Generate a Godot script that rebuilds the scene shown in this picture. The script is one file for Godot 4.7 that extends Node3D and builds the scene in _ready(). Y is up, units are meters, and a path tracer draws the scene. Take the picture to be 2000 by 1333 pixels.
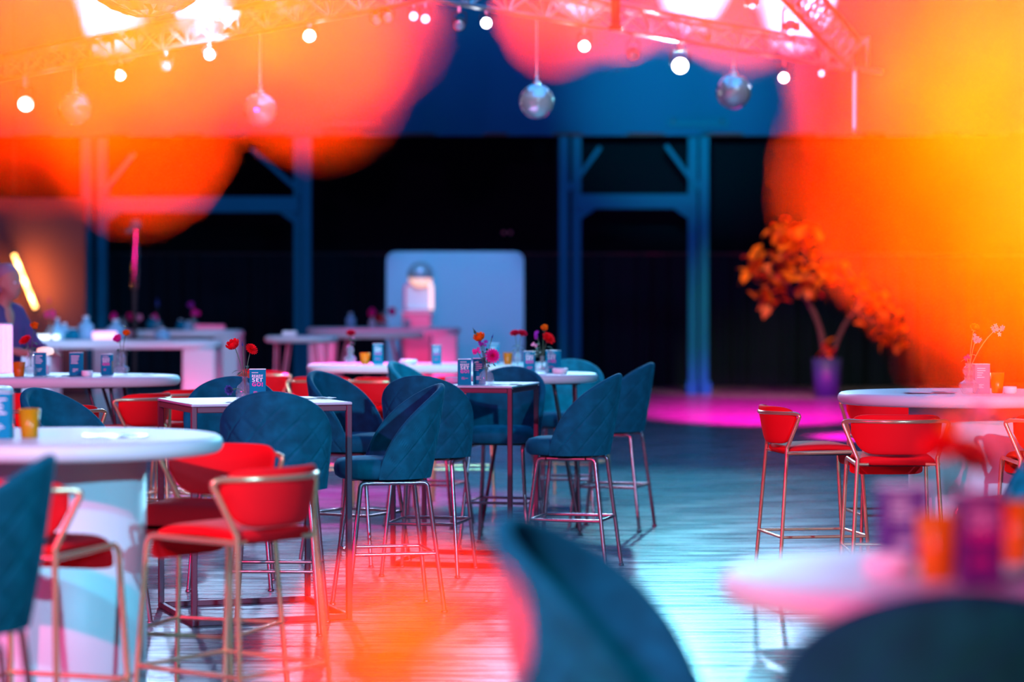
extends Node3D

const F := 4722.0      # focal length in pixels of the 2000 x 1333 frame (85 mm on a 24 mm high sensor)
const EYE := 1.52
const HOR := 590.0
var taken := {}
var M := {}
var rng := RandomNumberGenerator.new()

# ------------------------------------------------------------------ helpers
func W(px: float, py: float, d: float) -> Vector3:
	return Vector3((px - 1000.0) * d / F, EYE - (py - HOR) * d / F, -d)

func G(px: float, d: float, y := 0.0) -> Vector3:
	return Vector3((px - 1000.0) * d / F, y, -d)

func lin(r: float, g: float, b: float) -> Color:
	return Color(r, g, b).linear_to_srgb()

func mat(called: String, c: Color, rough := 0.6, metal := 0.0) -> StandardMaterial3D:
	var m := StandardMaterial3D.new()
	m.resource_name = called
	m.albedo_color = c
	m.roughness = rough
	m.metallic = metal
	M[called] = m
	return m

func glow(called: String, c: Color, e: float) -> StandardMaterial3D:
	var m := mat(called, lin(0.8, 0.8, 0.8), 0.5)
	m.emission_enabled = true
	m.emission = c
	m.emission_energy_multiplier = e
	return m

func numbered(called: String) -> String:
	if not taken.has(called):
		taken[called] = 0
		return called
	taken[called] += 1
	return "%s_%03d" % [called, taken[called]]

func thing(called: String, label: String, category: String, pos := Vector3.ZERO, turn := 0.0, group := "") -> Node3D:
	var o := Node3D.new()
	o.name = numbered(called)
	add_child(o)
	o.position = pos
	o.rotation_degrees.y = turn
	o.set_meta("label", label)
	o.set_meta("category", category)
	if group != "":
		o.set_meta("group", group)
	return o

func dup(src: Node3D, called: String, label: String, pos: Vector3, turn: float) -> Node3D:
	var o: Node3D = src.duplicate()
	o.name = numbered(called)
	add_child(o)
	o.position = pos
	o.rotation_degrees.y = turn
	o.set_meta("label", label)
	return o

func S() -> SurfaceTool:
	var st := SurfaceTool.new()
	st.begin(Mesh.PRIMITIVE_TRIANGLES)
	return st

func done(st: SurfaceTool) -> ArrayMesh:
	st.generate_normals()
	return st.commit()

func part(parent: Node, called: String, shape, m: Material, label := "") -> MeshInstance3D:
	var o := MeshInstance3D.new()
	o.name = called
	o.mesh = done(shape) if shape is SurfaceTool else shape
	o.material_override = m
	parent.add_child(o, true)
	if label != "":
		o.set_meta("label", label)
	return o

func structure(called: String, shape, m: Material) -> MeshInstance3D:
	var o := part(self, called, shape, m)
	o.set_meta("kind", "structure")
	return o

func tri(st: SurfaceTool, a: Vector3, b: Vector3, c: Vector3) -> void:
	st.add_vertex(a); st.add_vertex(b); st.add_vertex(c)

func quad(st: SurfaceTool, a: Vector3, b: Vector3, c: Vector3, d: Vector3) -> void:
	tri(st, a, b, c); tri(st, a, c, d)

# box with chamfered edges
func box(st: SurfaceTool, c: Vector3, s: Vector3, ch := 0.004, b := Basis.IDENTITY) -> void:
	st.set_smooth_group(0xFFFFFFFF)
	var h := s / 2.0
	ch = minf(ch, minf(h.x, minf(h.y, h.z)) * 0.45)
	var P := func(ax: int, sx: float, sy: float, sz: float) -> Vector3:
		var v := Vector3((h.x - (0.0 if ax == 0 else ch)) * sx, (h.y - (0.0 if ax == 1 else ch)) * sy, (h.z - (0.0 if ax == 2 else ch)) * sz)
		return c + b * v
	for sg in [-1.0, 1.0]:
		var x := [P.call(0, sg, -1, -1), P.call(0, sg, 1, -1), P.call(0, sg, 1, 1), P.call(0, sg, -1, 1)]
		var y := [P.call(1, -1, sg, -1), P.call(1, -1, sg, 1), P.call(1, 1, sg, 1), P.call(1, 1, sg, -1)]
		var z := [P.call(2, -1, -1, sg), P.call(2, 1, -1, sg), P.call(2, 1, 1, sg), P.call(2, -1, 1, sg)]
		for q in [x, y, z]:
			if sg > 0: quad(st, q[3], q[2], q[1], q[0])
			else: quad(st, q[0], q[1], q[2], q[3])
	for a in [-1.0, 1.0]:
		for e in [-1.0, 1.0]:
			quad(st, P.call(0, a, e, -1), P.call(0, a, e, 1), P.call(1, a, e, 1), P.call(1, a, e, -1))
			quad(st, P.call(0, a, -1, e), P.call(0, a, 1, e), P.call(2, a, 1, e), P.call(2, a, -1, e))
			quad(st, P.call(1, -1, a, e), P.call(1, 1, a, e), P.call(2, 1, a, e), P.call(2, -1, a, e))
			for g in [-1.0, 1.0]:
				tri(st, P.call(0, a, e, g), P.call(1, a, e, g), P.call(2, a, e, g))
	st.set_smooth_group(0)

func boxm(c: Vector3, s: Vector3, ch := 0.004, b := Basis.IDENTITY) -> SurfaceTool:
	var st := S()
	box(st, c, s, ch, b)
	return st

func bar(a: Vector3, b: Vector3, w: float, t: float) -> SurfaceTool:
	var st := S()
	var d := b - a
	var up := Vector3.UP if absf(d.normalized().y) < 0.95 else Vector3.FORWARD
	box(st, (a + b) / 2.0, Vector3(w, t, d.length()), 0.003, Basis.looking_at(d.normalized(), up))
	return st

func tube(st: SurfaceTool, pts: Array, r, sides := 8, closed := false) -> void:
	var n := pts.size()
	var rings := []
	var nrm := Vector3.ZERO
	for i in n:
		var prev: Vector3 = pts[(i - 1 + n) % n] if (closed or i > 0) else pts[i]
		var next: Vector3 = pts[(i + 1) % n] if (closed or i < n - 1) else pts[i]
		var t := (next - prev).normalized()
		if nrm == Vector3.ZERO:
			nrm = t.cross(Vector3.UP if absf(t.y) < 0.9 else Vector3.RIGHT).normalized()
		nrm = (nrm - t * nrm.dot(t)).normalized()
		var bi := t.cross(nrm)
		var rr: float = r[i] if r is Array else r
		var ring := []
		for k in sides:
			var a := TAU * k / sides
			ring.append(pts[i] + (nrm * cos(a) + bi * sin(a)) * rr)
		rings.append(ring)
	for i in (n if closed else n - 1):
		var A: Array = rings[i]
		var B: Array = rings[(i + 1) % n]
		for k in sides:
			var k2 := (k + 1) % sides
			quad(st, A[k], A[k2], B[k2], B[k])
	if not closed:
		st.set_smooth_group(7)
		for e in [0, n - 1]:
			for k in range(1, sides - 1):
				if e == 0: tri(st, rings[e][0], rings[e][k + 1], rings[e][k])
				else: tri(st, rings[e][0], rings[e][k], rings[e][k + 1])
		st.set_smooth_group(0)

func tubem(pts: Array, r, sides := 8, closed := false) -> SurfaceTool:
	var st := S()
	tube(st, pts, r, sides, closed)
	return st

# a path with its corners rounded
func fillet(pts: Array, r: float, n := 5) -> Array:
	var out := [pts[0]]
	for i in range(1, pts.size() - 1):
		var p: Vector3 = pts[i]
		var a: Vector3 = pts[i - 1] - p
		var b: Vector3 = pts[i + 1] - p
		var rr := minf(r, minf(a.length(), b.length()) * 0.48)
		var p0 := p + a.normalized() * rr
		var p1 := p + b.normalized() * rr
		for k in n + 1:
			var t := float(k) / n
			out.append(p0.lerp(p, t).lerp(p.lerp(p1, t), t))
	out.append(pts[-1])
	return out

func curve(a: Vector3, b: Vector3, c: Vector3, n := 8) -> Array:
	var out := []
	for k in n + 1:
		var t := float(k) / n
		out.append(a.lerp(b, t).lerp(b.lerp(c, t), t))
	return out

# profile of Vector2(radius, height) turned about y; e is the superellipse power of the plan
func lathe(st: SurfaceTool, prof: Array, seg := 24, o := Vector3.ZERO, sx := 1.0, sz := 1.0, e := 2.0) -> void:
	var rows := []
	for p in prof:
		var row := []
		for k in seg:
			var a := TAU * k / seg
			var ca := cos(a)
			var sa := sin(a)
			var x := signf(ca) * pow(absf(ca), 2.0 / e)
			var z := signf(sa) * pow(absf(sa), 2.0 / e)
			row.append(o + Vector3(x * p.x * sx, p.y, z * p.x * sz))
		rows.append(row)
	for i in rows.size() - 1:
		for k in seg:
			var k2 := (k + 1) % seg
			quad(st, rows[i][k], rows[i + 1][k], rows[i + 1][k2], rows[i][k2])

func lathem(prof: Array, seg := 24, o := Vector3.ZERO, sx := 1.0, sz := 1.0, e := 2.0) -> SurfaceTool:
	var st := S()
	lathe(st, prof, seg, o, sx, sz, e)
	return st

func ball(r: float, o := Vector3.ZERO, seg := 20, rows := 12, flat := false) -> SurfaceTool:
	var st := S()
	var prof := []
	for i in rows + 1:
		var a := PI * i / rows
		prof.append(Vector2(maxf(sin(a) * r, 0.0001), -cos(a) * r))
	if flat:
		# facetted: every tile is set a touch differently
		st.set_smooth_group(0xFFFFFFFF)
		var pt := []
		for p in prof:
			var row := []
			for k in seg:
				var a := TAU * k / seg
				row.append(o + Vector3(cos(a) * p.x, p.y, sin(a) * p.x) * rng.randf_range(0.99, 1.01))
			pt.append(row)
		for i in rows:
			for k in seg:
				quad(st, pt[i][k], pt[i + 1][k], pt[i + 1][(k + 1) % seg], pt[i][(k + 1) % seg])
		return st
	lathe(st, prof, seg, o)
	return st

# slab with a soft rounded rim, oval or rounded square in plan; top at y
func slab(rx: float, rz: float, y: float, t: float, e := 2.0) -> SurfaceTool:
	var p := [Vector2(0.0001, y - t)]
	var h := t / 2.0
	for i in 9:
		var a := -PI / 2 + PI * i / 8.0
		p.append(Vector2(1.0 - h * (1.0 - cos(a)) / maxf(rx, rz) * 0.9, y - h + sin(a) * h))
	p.append(Vector2(0.6, y))
	p.append(Vector2(0.0001, y))
	return lathem(p, 56, Vector3.ZERO, rx, rz, e)

# ------------------------------------------------------------------ lamps
func spot(called: String, pos: Vector3, target: Vector3, c: Color, e: float, ang: float, blend := 0.6, size := 0.08) -> void:
	var l := SpotLight3D.new()
	l.name = called
	add_child(l, true)
	l.position = pos
	l.look_at(target, Vector3.UP if absf((target - pos).normalized().y) < 0.98 else Vector3.FORWARD)
	l.light_color = c
	l.light_energy = e
	l.spot_angle = ang
	l.spot_angle_attenuation = blend
	l.spot_range = 80.0
	l.spot_attenuation = 2.0
	l.light_size = size
	l.shadow_enabled = true

func omni(called: String, pos: Vector3, c: Color, e: float, size := 0.05) -> void:
	var l := OmniLight3D.new()
	l.name = called
	add_child(l, true)
	l.position = pos
	l.light_color = c
	l.light_energy = e
	l.omni_range = 60.0
	l.omni_attenuation = 2.0
	l.light_size = size
	l.shadow_enabled = true

func area(called: String, pos: Vector3, target: Vector3, c: Color, e: float, w: float, h: float) -> void:
	var l := AreaLight3D.new()
	l.name = called
	add_child(l, true)
	l.position = pos
	l.look_at(target, Vector3.UP if absf((target - pos).normalized().y) < 0.98 else Vector3.FORWARD)
	l.light_color = c
	l.light_energy = e
	l.area_size = Vector2(w, h)
	l.area_normalize_energy = true
	l.area_range = 80.0
	l.shadow_enabled = true

# ------------------------------------------------------------------ scene
func _ready() -> void:
	rng.seed = 11
	setup_camera_and_light()
	materials()
	hall()
	rig()
	backdrop()
	stools()
	tables()
	settings()
	person()
	background_tree()
	near_lens()

func setup_camera_and_light() -> void:
	var cam := Camera3D.new()
	cam.name = "camera"
	add_child(cam)
	cam.position = Vector3(0, EYE, 0)
	cam.rotation.x = -atan((666.5 - HOR) / F)
	var at := CameraAttributesPhysical.new()
	at.frustum_focal_length = 85.0
	at.frustum_focus_distance = 12.2
	at.exposure_aperture = 1.5
	at.frustum_near = 0.05
	at.frustum_far = 200.0
	cam.attributes = at
	cam.fov = rad_to_deg(2.0 * atan(666.5 / F))
	cam.current = true
	var we := WorldEnvironment.new()
	we.name = "environment"
	var env := Environment.new()
	env.background_mode = Environment.BG_COLOR
	env.background_color = Color.BLACK
	env.tonemap_mode = Environment.TONE_MAPPER_LINEAR
	env.tonemap_exposure = 1.0
	env.sdfgi_enabled = true
	env.ssao_enabled = true
	env.ssil_enabled = true
	we.environment = env
	add_child(we)
	# wash lights on the rigging behind and beside the camera
	spot("key_wash_right", Vector3(5.0, 4.3, 0.0), Vector3(-0.6, 0.8, -11.5), lin(0.15, 0.66, 1.0), 120.0, 22.0, 0.6, 0.15)
	spot("key_wash_left", Vector3(-5.0, 6.6, 4.0), Vector3(-0.6, 0.8, -11.0), lin(1.0, 0.07, 0.3), 200.0, 33.0, 0.8, 0.15)
	area("magenta_wash_side", Vector3(-8.0, 2.8, -4.5), Vector3(-0.8, 0.6, -11.0), lin(1.0, 0.01, 0.3), 42.0, 2.0, 1.2)
	area("blue_ceiling_wash", Vector3(1.5, 8.4, -20.0), Vector3(1.5, 0.0, -20.01), lin(0.0, 0.36, 1.0), 72.0, 8.0, 18.0)
	spot("key_wash_near", Vector3(-1.5, 4.4, -2.2), Vector3(-1.0, 0.9, -5.6), lin(0.05, 0.75, 1.0), 26.0, 31.0, 0.6, 0.12)
	# the bright beam in the middle of the rig, and its neighbours
	spot("beam_back_light", W(1328, 128, 22.6) + Vector3(0, -0.12, 0.12), Vector3(0.9, 0.0, -16.5), lin(0.2, 0.8, 1.0), 24.0, 62.0, 1.0, 0.08)
	spot("floor_wash_magenta_far", W(1530, 152, 23.6), G(1485, 33.0), lin(1.0, 0.0, 0.38), 3400.0, 12.0, 1.0, 0.08)
	spot("floor_wash_magenta_near", W(1605, 143, 24.0), G(1700, 27.2), lin(1.0, 0.0, 0.42), 700.0, 9.0, 0.9, 0.08)
	spot("floor_wash_magenta_middle", Vector3(-1.6, 4.0, -21.5), G(690, 18.5), lin(1.0, 0.0, 0.6), 60.0, 20.0, 0.9, 0.08)
	spot("wall_wash_cyan", W(1328, 128, 22.6) + Vector3(0, -0.05, -0.2), W(1330, 190, 40.0), lin(0.0, 0.75, 1.0), 260.0, 8.0, 1.0, 0.1)
	area("wall_wash_blue", Vector3(-2.0, 7.6, -33.0), Vector3(-1.0, 5.6, -40.0), lin(0.0, 0.35, 1.0), 30.0, 14.0, 0.6)
	spot("back_table_wash_left", Vector3(-2.5, 4.4, -21.0), G(260, 29.5, 0.8), lin(0.3, 0.6, 1.0), 95.0, 16.0, 0.7, 0.1)
	spot("back_table_wash_middle", Vector3(-0.4, 4.4, -12.5), G(830, 19.5, 0.8), lin(0.1, 0.75, 0.95), 48.0, 22.0, 0.7, 0.1)
	spot("tree_spot", Vector3(4.0, 6.5, -33.0), W(1560, 560, 38.6), lin(1.0, 0.6, 0.25), 60.0, 16.0, 0.6, 0.1)
	spot("branch_spot", Vector3(0.05, 3.0, 0.7), Vector3(0.0, 1.56, -0.85), lin(1.0, 0.7, 0.1), 215.0, 15.0, 0.4, 0.06)

func materials() -> void:
	var vel := mat("teal velvet", lin(0.002, 0.145, 0.23), 0.8)
	vel.rim_enabled = true
	vel.rim = 1.0
	vel.rim_tint = 0.9
	var nv := FastNoiseLite.new()
	nv.seed = 3
	nv.frequency = 0.012
	var tv := NoiseTexture2D.new()
	tv.width = 256; tv.height = 256; tv.seamless = true; tv.noise = nv
	var gr := Gradient.new()
	gr.set_color(0, Color(0.7, 0.7, 0.7)); gr.set_color(1, Color(1, 1, 1))
	tv.color_ramp = gr
	vel.metallic_specular = 0.25
	vel.albedo_texture = tv
	vel.uv1_triplanar = true
	vel.uv1_scale = Vector3(3, 3, 3)
	var red := mat("red velvet", lin(0.85, 0.006, 0.012), 0.7)
	red.rim_enabled = true
	red.rim = 0.2
	red.rim_tint = 1.0
	red.metallic_specular = 0.2
	mat("gold tube", lin(0.95, 0.42, 0.25), 0.24, 0.7)
	mat("copper tube", lin(0.46, 0.2, 0.25), 0.25, 0.8)
	mat("copper paint", lin(0.15, 0.03, 0.06), 0.4, 0.3)
	mat("dark foot", lin(0.02, 0.02, 0.025), 0.6)
	mat("white lacquer", lin(0.64, 0.66, 0.7), 0.45)
	mat("pale table plate", lin(0.5, 0.56, 0.64), 0.4)
	mat("dark steel", lin(0.05, 0.03, 0.045), 0.4, 0.5)
	mat("rosy steel", lin(0.75, 0.2, 0.35), 0.4, 0.3)
	mat("black wall", lin(0.003, 0.012, 0.02), 0.95).metallic_specular = 0.05
	mat("black curtain", lin(0.006, 0.016, 0.024), 0.95).metallic_specular = 0.05
	mat("blue drape", lin(0.004, 0.17, 0.32), 0.9).metallic_specular = 0.05
	mat("blue steel", lin(0.004, 0.16, 0.25), 0.7).metallic_specular = 0.1
	mat("brown panel", lin(0.16, 0.06, 0.07), 0.8)
	mat("grey panel", lin(0.2, 0.45, 0.62), 0.7).metallic_specular = 0.2
	mat("aluminium", lin(0.82, 0.82, 0.86), 0.3, 0.75)
	mat("black metal", lin(0.02, 0.02, 0.025), 0.45, 0.2)
	mat("mirror", lin(0.85, 0.9, 0.95), 0.06, 1.0)
	mat("mirror tiles", lin(0.85, 0.92, 0.95), 0.1, 0.72)
	mat("smoked mirror", lin(0.25, 0.36, 0.45), 0.12, 0.35)
	mat("teal card", lin(0.006, 0.22, 0.34), 0.6).metallic_specular = 0.1
	mat("violet card", lin(0.09, 0.02, 0.2), 0.5)
	mat("white print", lin(0.85, 0.88, 0.9), 0.5)
	mat("pink print", lin(0.85, 0.02, 0.38), 0.5)
	mat("orange print", lin(0.9, 0.2, 0.02), 0.5)
	mat("dark print", lin(0.06, 0.07, 0.1), 0.5)
	mat("silver foil", lin(0.7, 0.75, 0.8), 0.25, 0.6)
	mat("porcelain", lin(0.8, 0.83, 0.85), 0.2)
	var og := mat("orange glass", lin(0.85, 0.24, 0.015), 0.25)
	og.backlight_enabled = true
	og.backlight = lin(0.9, 0.3, 0.02)
	var ag := mat("amber glass", lin(0.8, 0.36, 0.01), 0.25)
	ag.backlight_enabled = true
	ag.backlight = lin(0.9, 0.4, 0.01)
	var gl := mat("clear glass", Color(0.86, 0.95, 1.0, 0.07), 0.03)
	gl.transparency = BaseMaterial3D.TRANSPARENCY_ALPHA
	var wt := mat("water", Color(0.7, 0.85, 0.9, 0.1), 0.03)
	wt.transparency = BaseMaterial3D.TRANSPARENCY_ALPHA
	for p in [["red petal", 0.85, 0.012, 0.02], ["orange petal", 0.9, 0.16, 0.008], ["pink petal", 0.85, 0.02, 0.3], ["pale pink petal", 0.9, 0.35, 0.55], ["purple petal", 0.28, 0.02, 0.3], ["deep orange petal", 0.85, 0.03, 0.001], ["crimson petal", 0.5, 0.005, 0.03], ["blue petal", 0.05, 0.08, 0.3]]:
		var pm := mat(p[0], lin(p[1], p[2], p[3]), 0.6)
		pm.metallic_specular = 0.1
		pm.backlight_enabled = true
		pm.backlight = lin(p[1] * 0.5, p[2] * 0.5, p[3] * 0.5)
	mat("green stem", lin(0.06, 0.16, 0.09), 0.6)
	mat("green leaf", lin(0.03, 0.12, 0.07), 0.55)
	var lf := mat("orange leaf", lin(0.85, 0.05, 0.001), 0.8)
	lf.metallic_specular = 0.0
	lf.backlight_enabled = true
	lf.backlight = lin(0.7, 0.04, 0.001)
	var al := mat("amber leaf", lin(0.75, 0.17, 0.012), 0.7)
	al.metallic_specular = 0.1
	al.backlight_enabled = true
	al.backlight = lin(0.5, 0.1, 0.01)
	var lr := mat("russet leaf", lin(0.6, 0.1, 0.015), 0.6)
	lr.backlight_enabled = true
	lr.backlight = lin(0.4, 0.05, 0.01)
	mat("bark", lin(0.09, 0.04, 0.05), 0.9)
	mat("blue pot", lin(0.012, 0.03, 0.12), 0.6)
	var cl := mat("pink cloth", lin(0.8, 0.34, 0.62), 0.85)
	cl.backlight_enabled = true
	cl.backlight = lin(0.5, 0.2, 0.4)
	mat("skin", lin(0.5, 0.26, 0.2), 0.6)
	mat("hair", lin(0.35, 0.22, 0.3), 0.7)
	mat("plum shirt", lin(0.10, 0.06, 0.22), 0.85)
	mat("navy trousers", lin(0.02, 0.025, 0.06), 0.85)
	glow("lamp white", lin(0.85, 0.95, 1.0), 12.0)
	glow("lamp soft", lin(0.8, 0.92, 1.0), 2.0)
	glow("lamp violet", lin(0.75, 0.6, 1.0), 3.0)
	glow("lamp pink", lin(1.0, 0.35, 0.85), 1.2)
	glow("lamp orange", lin(1.0, 0.52, 0.14), 5.0)
	glow("lamp peach", lin(1.0, 0.5, 0.32), 1.0)
	# floor: sealed dark boards, streaked across by years of mopping
	var fl := mat("sealed floor", lin(0.26, 0.3, 0.35), 0.34)
	var n1 := FastNoiseLite.new()
	n1.seed = 8
	n1.frequency = 0.02
	n1.fractal_octaves = 5
	var t1 := NoiseTexture2D.new()
	t1.width = 1024; t1.height = 1024; t1.seamless = true; t1.noise = n1
	var g1 := Gradient.new()
	g1.set_color(0, Color(0.42, 0.42, 0.42)); g1.set_color(1, Color(1, 1, 1))
	t1.color_ramp = g1
	fl.roughness_texture = t1
	fl.roughness = 0.38
	var t2 := NoiseTexture2D.new()
	t2.width = 1024; t2.height = 1024; t2.seamless = true
	var n2 := FastNoiseLite.new()
	n2.seed = 21
	n2.frequency = 0.015
	n2.fractal_octaves = 5
	t2.noise = n2
	var g2 := Gradient.new()
	g2.set_color(0, Color(0.62, 0.62, 0.64)); g2.set_color(1, Color(1, 1, 1))
	t2.color_ramp = g2
	fl.albedo_texture = t2
	fl.uv1_triplanar = true
	fl.uv1_world_triplanar = true
	fl.uv1_scale = Vector3(0.05, 0.5, 0.5)

func hall() -> void:
	var fl := Node3D.new()
	fl.name = "floor"
	fl.set_meta("kind", "structure")
	add_child(fl)
	part(fl, "subfloor", boxm(Vector3(0, -0.12, -19), Vector3(31, 0.2, 54)), M["black metal"])
	var strip := done(boxm(Vector3.ZERO, Vector3(30, 0.02, 1.995), 0.003))
	for i in 26:
		var p := part(fl, "floor_sheet", strip, M["sealed floor"])
		p.position = Vector3(0, -0.01, 6.72 - i * 2.0)
	structure("wall_back", boxm(Vector3(0, 4.5, -44.2), Vector3(31, 9.4, 0.4)), M["black wall"])
	structure("wall_left", boxm(Vector3(-15.2, 4.5, -19), Vector3(0.4, 9.4, 54)), M["black wall"])
	structure("wall_right", boxm(Vector3(15.2, 4.5, -19), Vector3(0.4, 9.4, 54)), M["black wall"])
	structure("wall_front", boxm(Vector3(0, 4.5, 8.2), Vector3(31, 9.4, 0.4)), M["black wall"])
	structure("ceiling", boxm(Vector3(0, 9.4, -19), Vector3(31, 0.4, 54)), M["black wall"])
	# hanging fascia whose lower edge crosses the picture
	var fas := thing("fascia_drape", "wide blue fascia drape hanging across the top of the back wall", "drape", Vector3(0, 4.27, -40.0))
	var st := S()
	for i in 120:
		var x0 := -15.0 + 30.0 * i / 120.0
		var x1 := -15.0 + 30.0 * (i + 1) / 120.0
		var z0 := 0.03 * sin(x0 * 5.0) + 0.02 * sin(x0 * 11.0 + 1.0)
		var z1 := 0.03 * sin(x1 * 5.0) + 0.02 * sin(x1 * 11.0 + 1.0)
		quad(st, Vector3(x0, 0, z0), Vector3(x0, 4.8, z0), Vector3(x1, 4.8, z1), Vector3(x1, 0, z1))
		quad(st, Vector3(x1, 0, z1 - 0.06), Vector3(x1, 4.8, z1 - 0.06), Vector3(x0, 4.8, z0 - 0.06), Vector3(x0, 0, z0 - 0.06))
		quad(st, Vector3(x0, 0, z0 - 0.06), Vector3(x0, 0, z0), Vector3(x1, 0, z1), Vector3(x1, 0, z1 - 0.06))
	part(fas, "cloth", st, M["blue drape"])
	part(fas, "hem_pipe", tubem([Vector3(-15, 0.02, -0.03), Vector3(15, 0.02, -0.03)], 0.03), M["black metal"])
	for a in [[690, "left"], [1362, "right"]]:
		var sl: Node3D = thing("fascia_light_bar", "thin dull light bar fixed low on the blue fascia, %s one" % a[1], "light bar", W(a[0], 243, 39.9), 0.0, "light bars on the fascia")
		part(sl, "housing", boxm(Vector3.ZERO, Vector3(1.0, 0.07, 0.08)), M["blue steel"])
		part(sl, "bracket", boxm(Vector3(-0.4, 0.05, -0.02), Vector3(0.03, 0.06, 0.18)), M["black metal"])
		part(sl, "bracket", boxm(Vector3(0.4, 0.05, -0.02), Vector3(0.03, 0.06, 0.18)), M["black metal"])
	# pleated curtains along the back wall, one per bay
	var bays := [[0, 330, "left of"], [330, 590, "left of the white panel, beside"], [590, 760, "just left of"], [1020, 1120, "just right of"], [1120, 1370, "between the steel posts right of"], [1370, 1700, "behind the orange tree right of"], [1700, 2050, "at the far right of"]]
	var names := ["black pleated curtain at the far left behind the bar", "black pleated curtain under the left steel lintel", "black pleated curtain just left of the white panel", "black pleated curtain strip just right of the white panel", "black pleated curtain between the right pair of steel posts", "black pleated curtain behind the orange potted tree", "black pleated curtain at the far right behind the orange foliage"]
	for k in bays.size():
		var x0: float = G(bays[k][0], 43.2).x
		var x1: float = G(bays[k][1], 43.2).x
		var c := thing("stage_curtain", names[k], "curtain", Vector3((x0 + x1) / 2, 0, -43.2), 0.0, "black curtains along the back wall")
		var w := x1 - x0
		var cs := S()
		var n := int(w / 0.035)
		for i in n:
			var u0 := -w / 2 + w * i / n
			var u1 := -w / 2 + w * (i + 1) / n
			var f0 := 0.09 * sin(u0 * 21.0 + k) * (0.6 + 0.4 * sin(u0 * 5.3))
			var f1 := 0.09 * sin(u1 * 21.0 + k) * (0.6 + 0.4 * sin(u1 * 5.3))
			quad(cs, Vector3(u0, 0.02, f0), Vector3(u0, 2.36, f0 * 0.7), Vector3(u1, 2.36, f1 * 0.7), Vector3(u1, 0.02, f1))
		part(c, "cloth", cs, M["black curtain"])
		part(c, "rail", tubem([Vector3(-w / 2, 2.38, 0), Vector3(w / 2, 2.38, 0)], 0.02), M["black metal"])
	# steel portals
	portal("steel_portal", "blue painted steel portal with lintel right of the white panel", [1101, 1126], [1353, 1374], 380, 408, [[1117, 365, 1172, 288], [1358, 362, 1300, 284]])
	portal("steel_portal", "blue painted steel portal with lintel left of the white panel", [172, 199], [583, 600], 385, 415, [[588, 376, 492, 292], [205, 372, 262, 300]])

func portal(called: String, label: String, left: Array, right: Array, y0: float, y1: float, braces: Array) -> void:
	var d := 40.0
	var cx: float = (left[0] + right[1]) / 2.0
	var o := thing(called, label, "portal", G(cx, d), 0.0, "steel portals at the back")
	var org := o.position
	var top := W(0, 268, d).y
	var wide := 18.0 * d / F
	for px in left + right:
		var p := G(px, d) - org
		var post := part(o, "post", boxm(p + Vector3(0, top / 2, 0.06 * (1 if px in [left[0], right[1]] else -1)), Vector3(wide, top, 0.16)), M["blue steel"])
		part(post, "base_plate", boxm(p + Vector3(0, 0.1, 0.05), Vector3(wide * 1.5, 0.2, 0.3)), M["blue steel"])
	var a := W(left[1], y0, d) - org
	var b := W(right[0], y1, d) - org
	part(o, "lintel", boxm((a + b) / 2, Vector3(b.x - a.x, a.y - b.y, 0.14)), M["blue steel"])
	for s in [[left[1] + 9, 1.0], [right[0] - 9, -1.0]]:
		var c := W(s[0], y1, d) - org
		var st := S()
		st.set_smooth_group(0xFFFFFFFF)
		var q := [c, c + Vector3(s[1] * 0.24, 0, 0), c + Vector3(0, -0.17, 0)]
		for z in [0.05, -0.05]:
			tri(st, q[0] + Vector3(0, 0, z), q[1] + Vector3(0, 0, z), q[2] + Vector3(0, 0, z))
		quad(st, q[1] + Vector3(0, 0, 0.05), q[1] - Vector3(0, 0, 0.05), q[2] - Vector3(0, 0, 0.05), q[2] + Vector3(0, 0, 0.05))
		part(o, "gusset", st, M["blue steel"])
	for br in braces:
		var p0 := W(br[0], br[1], d) - org
		var p1 := W(br[2], br[3], d) - org
		var bb := part(o, "brace", bar(p0, p1, 0.07, 0.07), M["blue steel"])
		part(bb, "bolt_plate", boxm(p0, Vector3(0.15, 0.15, 0.12), 0.02), M["blue steel"])

# ------------------------------------------------------------------ lighting rig
func truss(label: String, a: Vector3, b: Vector3, w: float, bays: int) -> Node3D:
	var o := thing("lighting_truss", label, "truss", a, 0.0, "aluminium lighting trusses")
	var dir := (b - a).normalized()
	var side := dir.cross(Vector3.UP).normalized()
	var L := (b - a).length()
	var ch := [Vector3.ZERO, side * w * 0.55 + Vector3.UP * w, -side * w * 0.55 + Vector3.UP * w]
	for c in ch:
		part(o, "chord", tubem([c, c + dir * L], w * 0.11, 8), M["aluminium"])
	var step := L / bays
	for f in [[0, 1], [0, 2], [1, 2]]:
		var mesh := done(tubem([ch[f[0]], ch[f[1]] + dir * step], w * 0.055, 6))
		var mesh2 := done(tubem([ch[f[1]], ch[f[0]] + dir * step], w * 0.055, 6))
		for i in bays:
			var p := part(o, "brace", mesh if i % 2 == 0 else mesh2, M["aluminium"])
			p.position = dir * step * i
	for e in [0.0, L]:
		part(o, "end_frame", tubem([ch[0] + dir * e, ch[1] + dir * e, ch[2] + dir * e], w * 0.08, 6, true), M["aluminium"])
	return o

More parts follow.
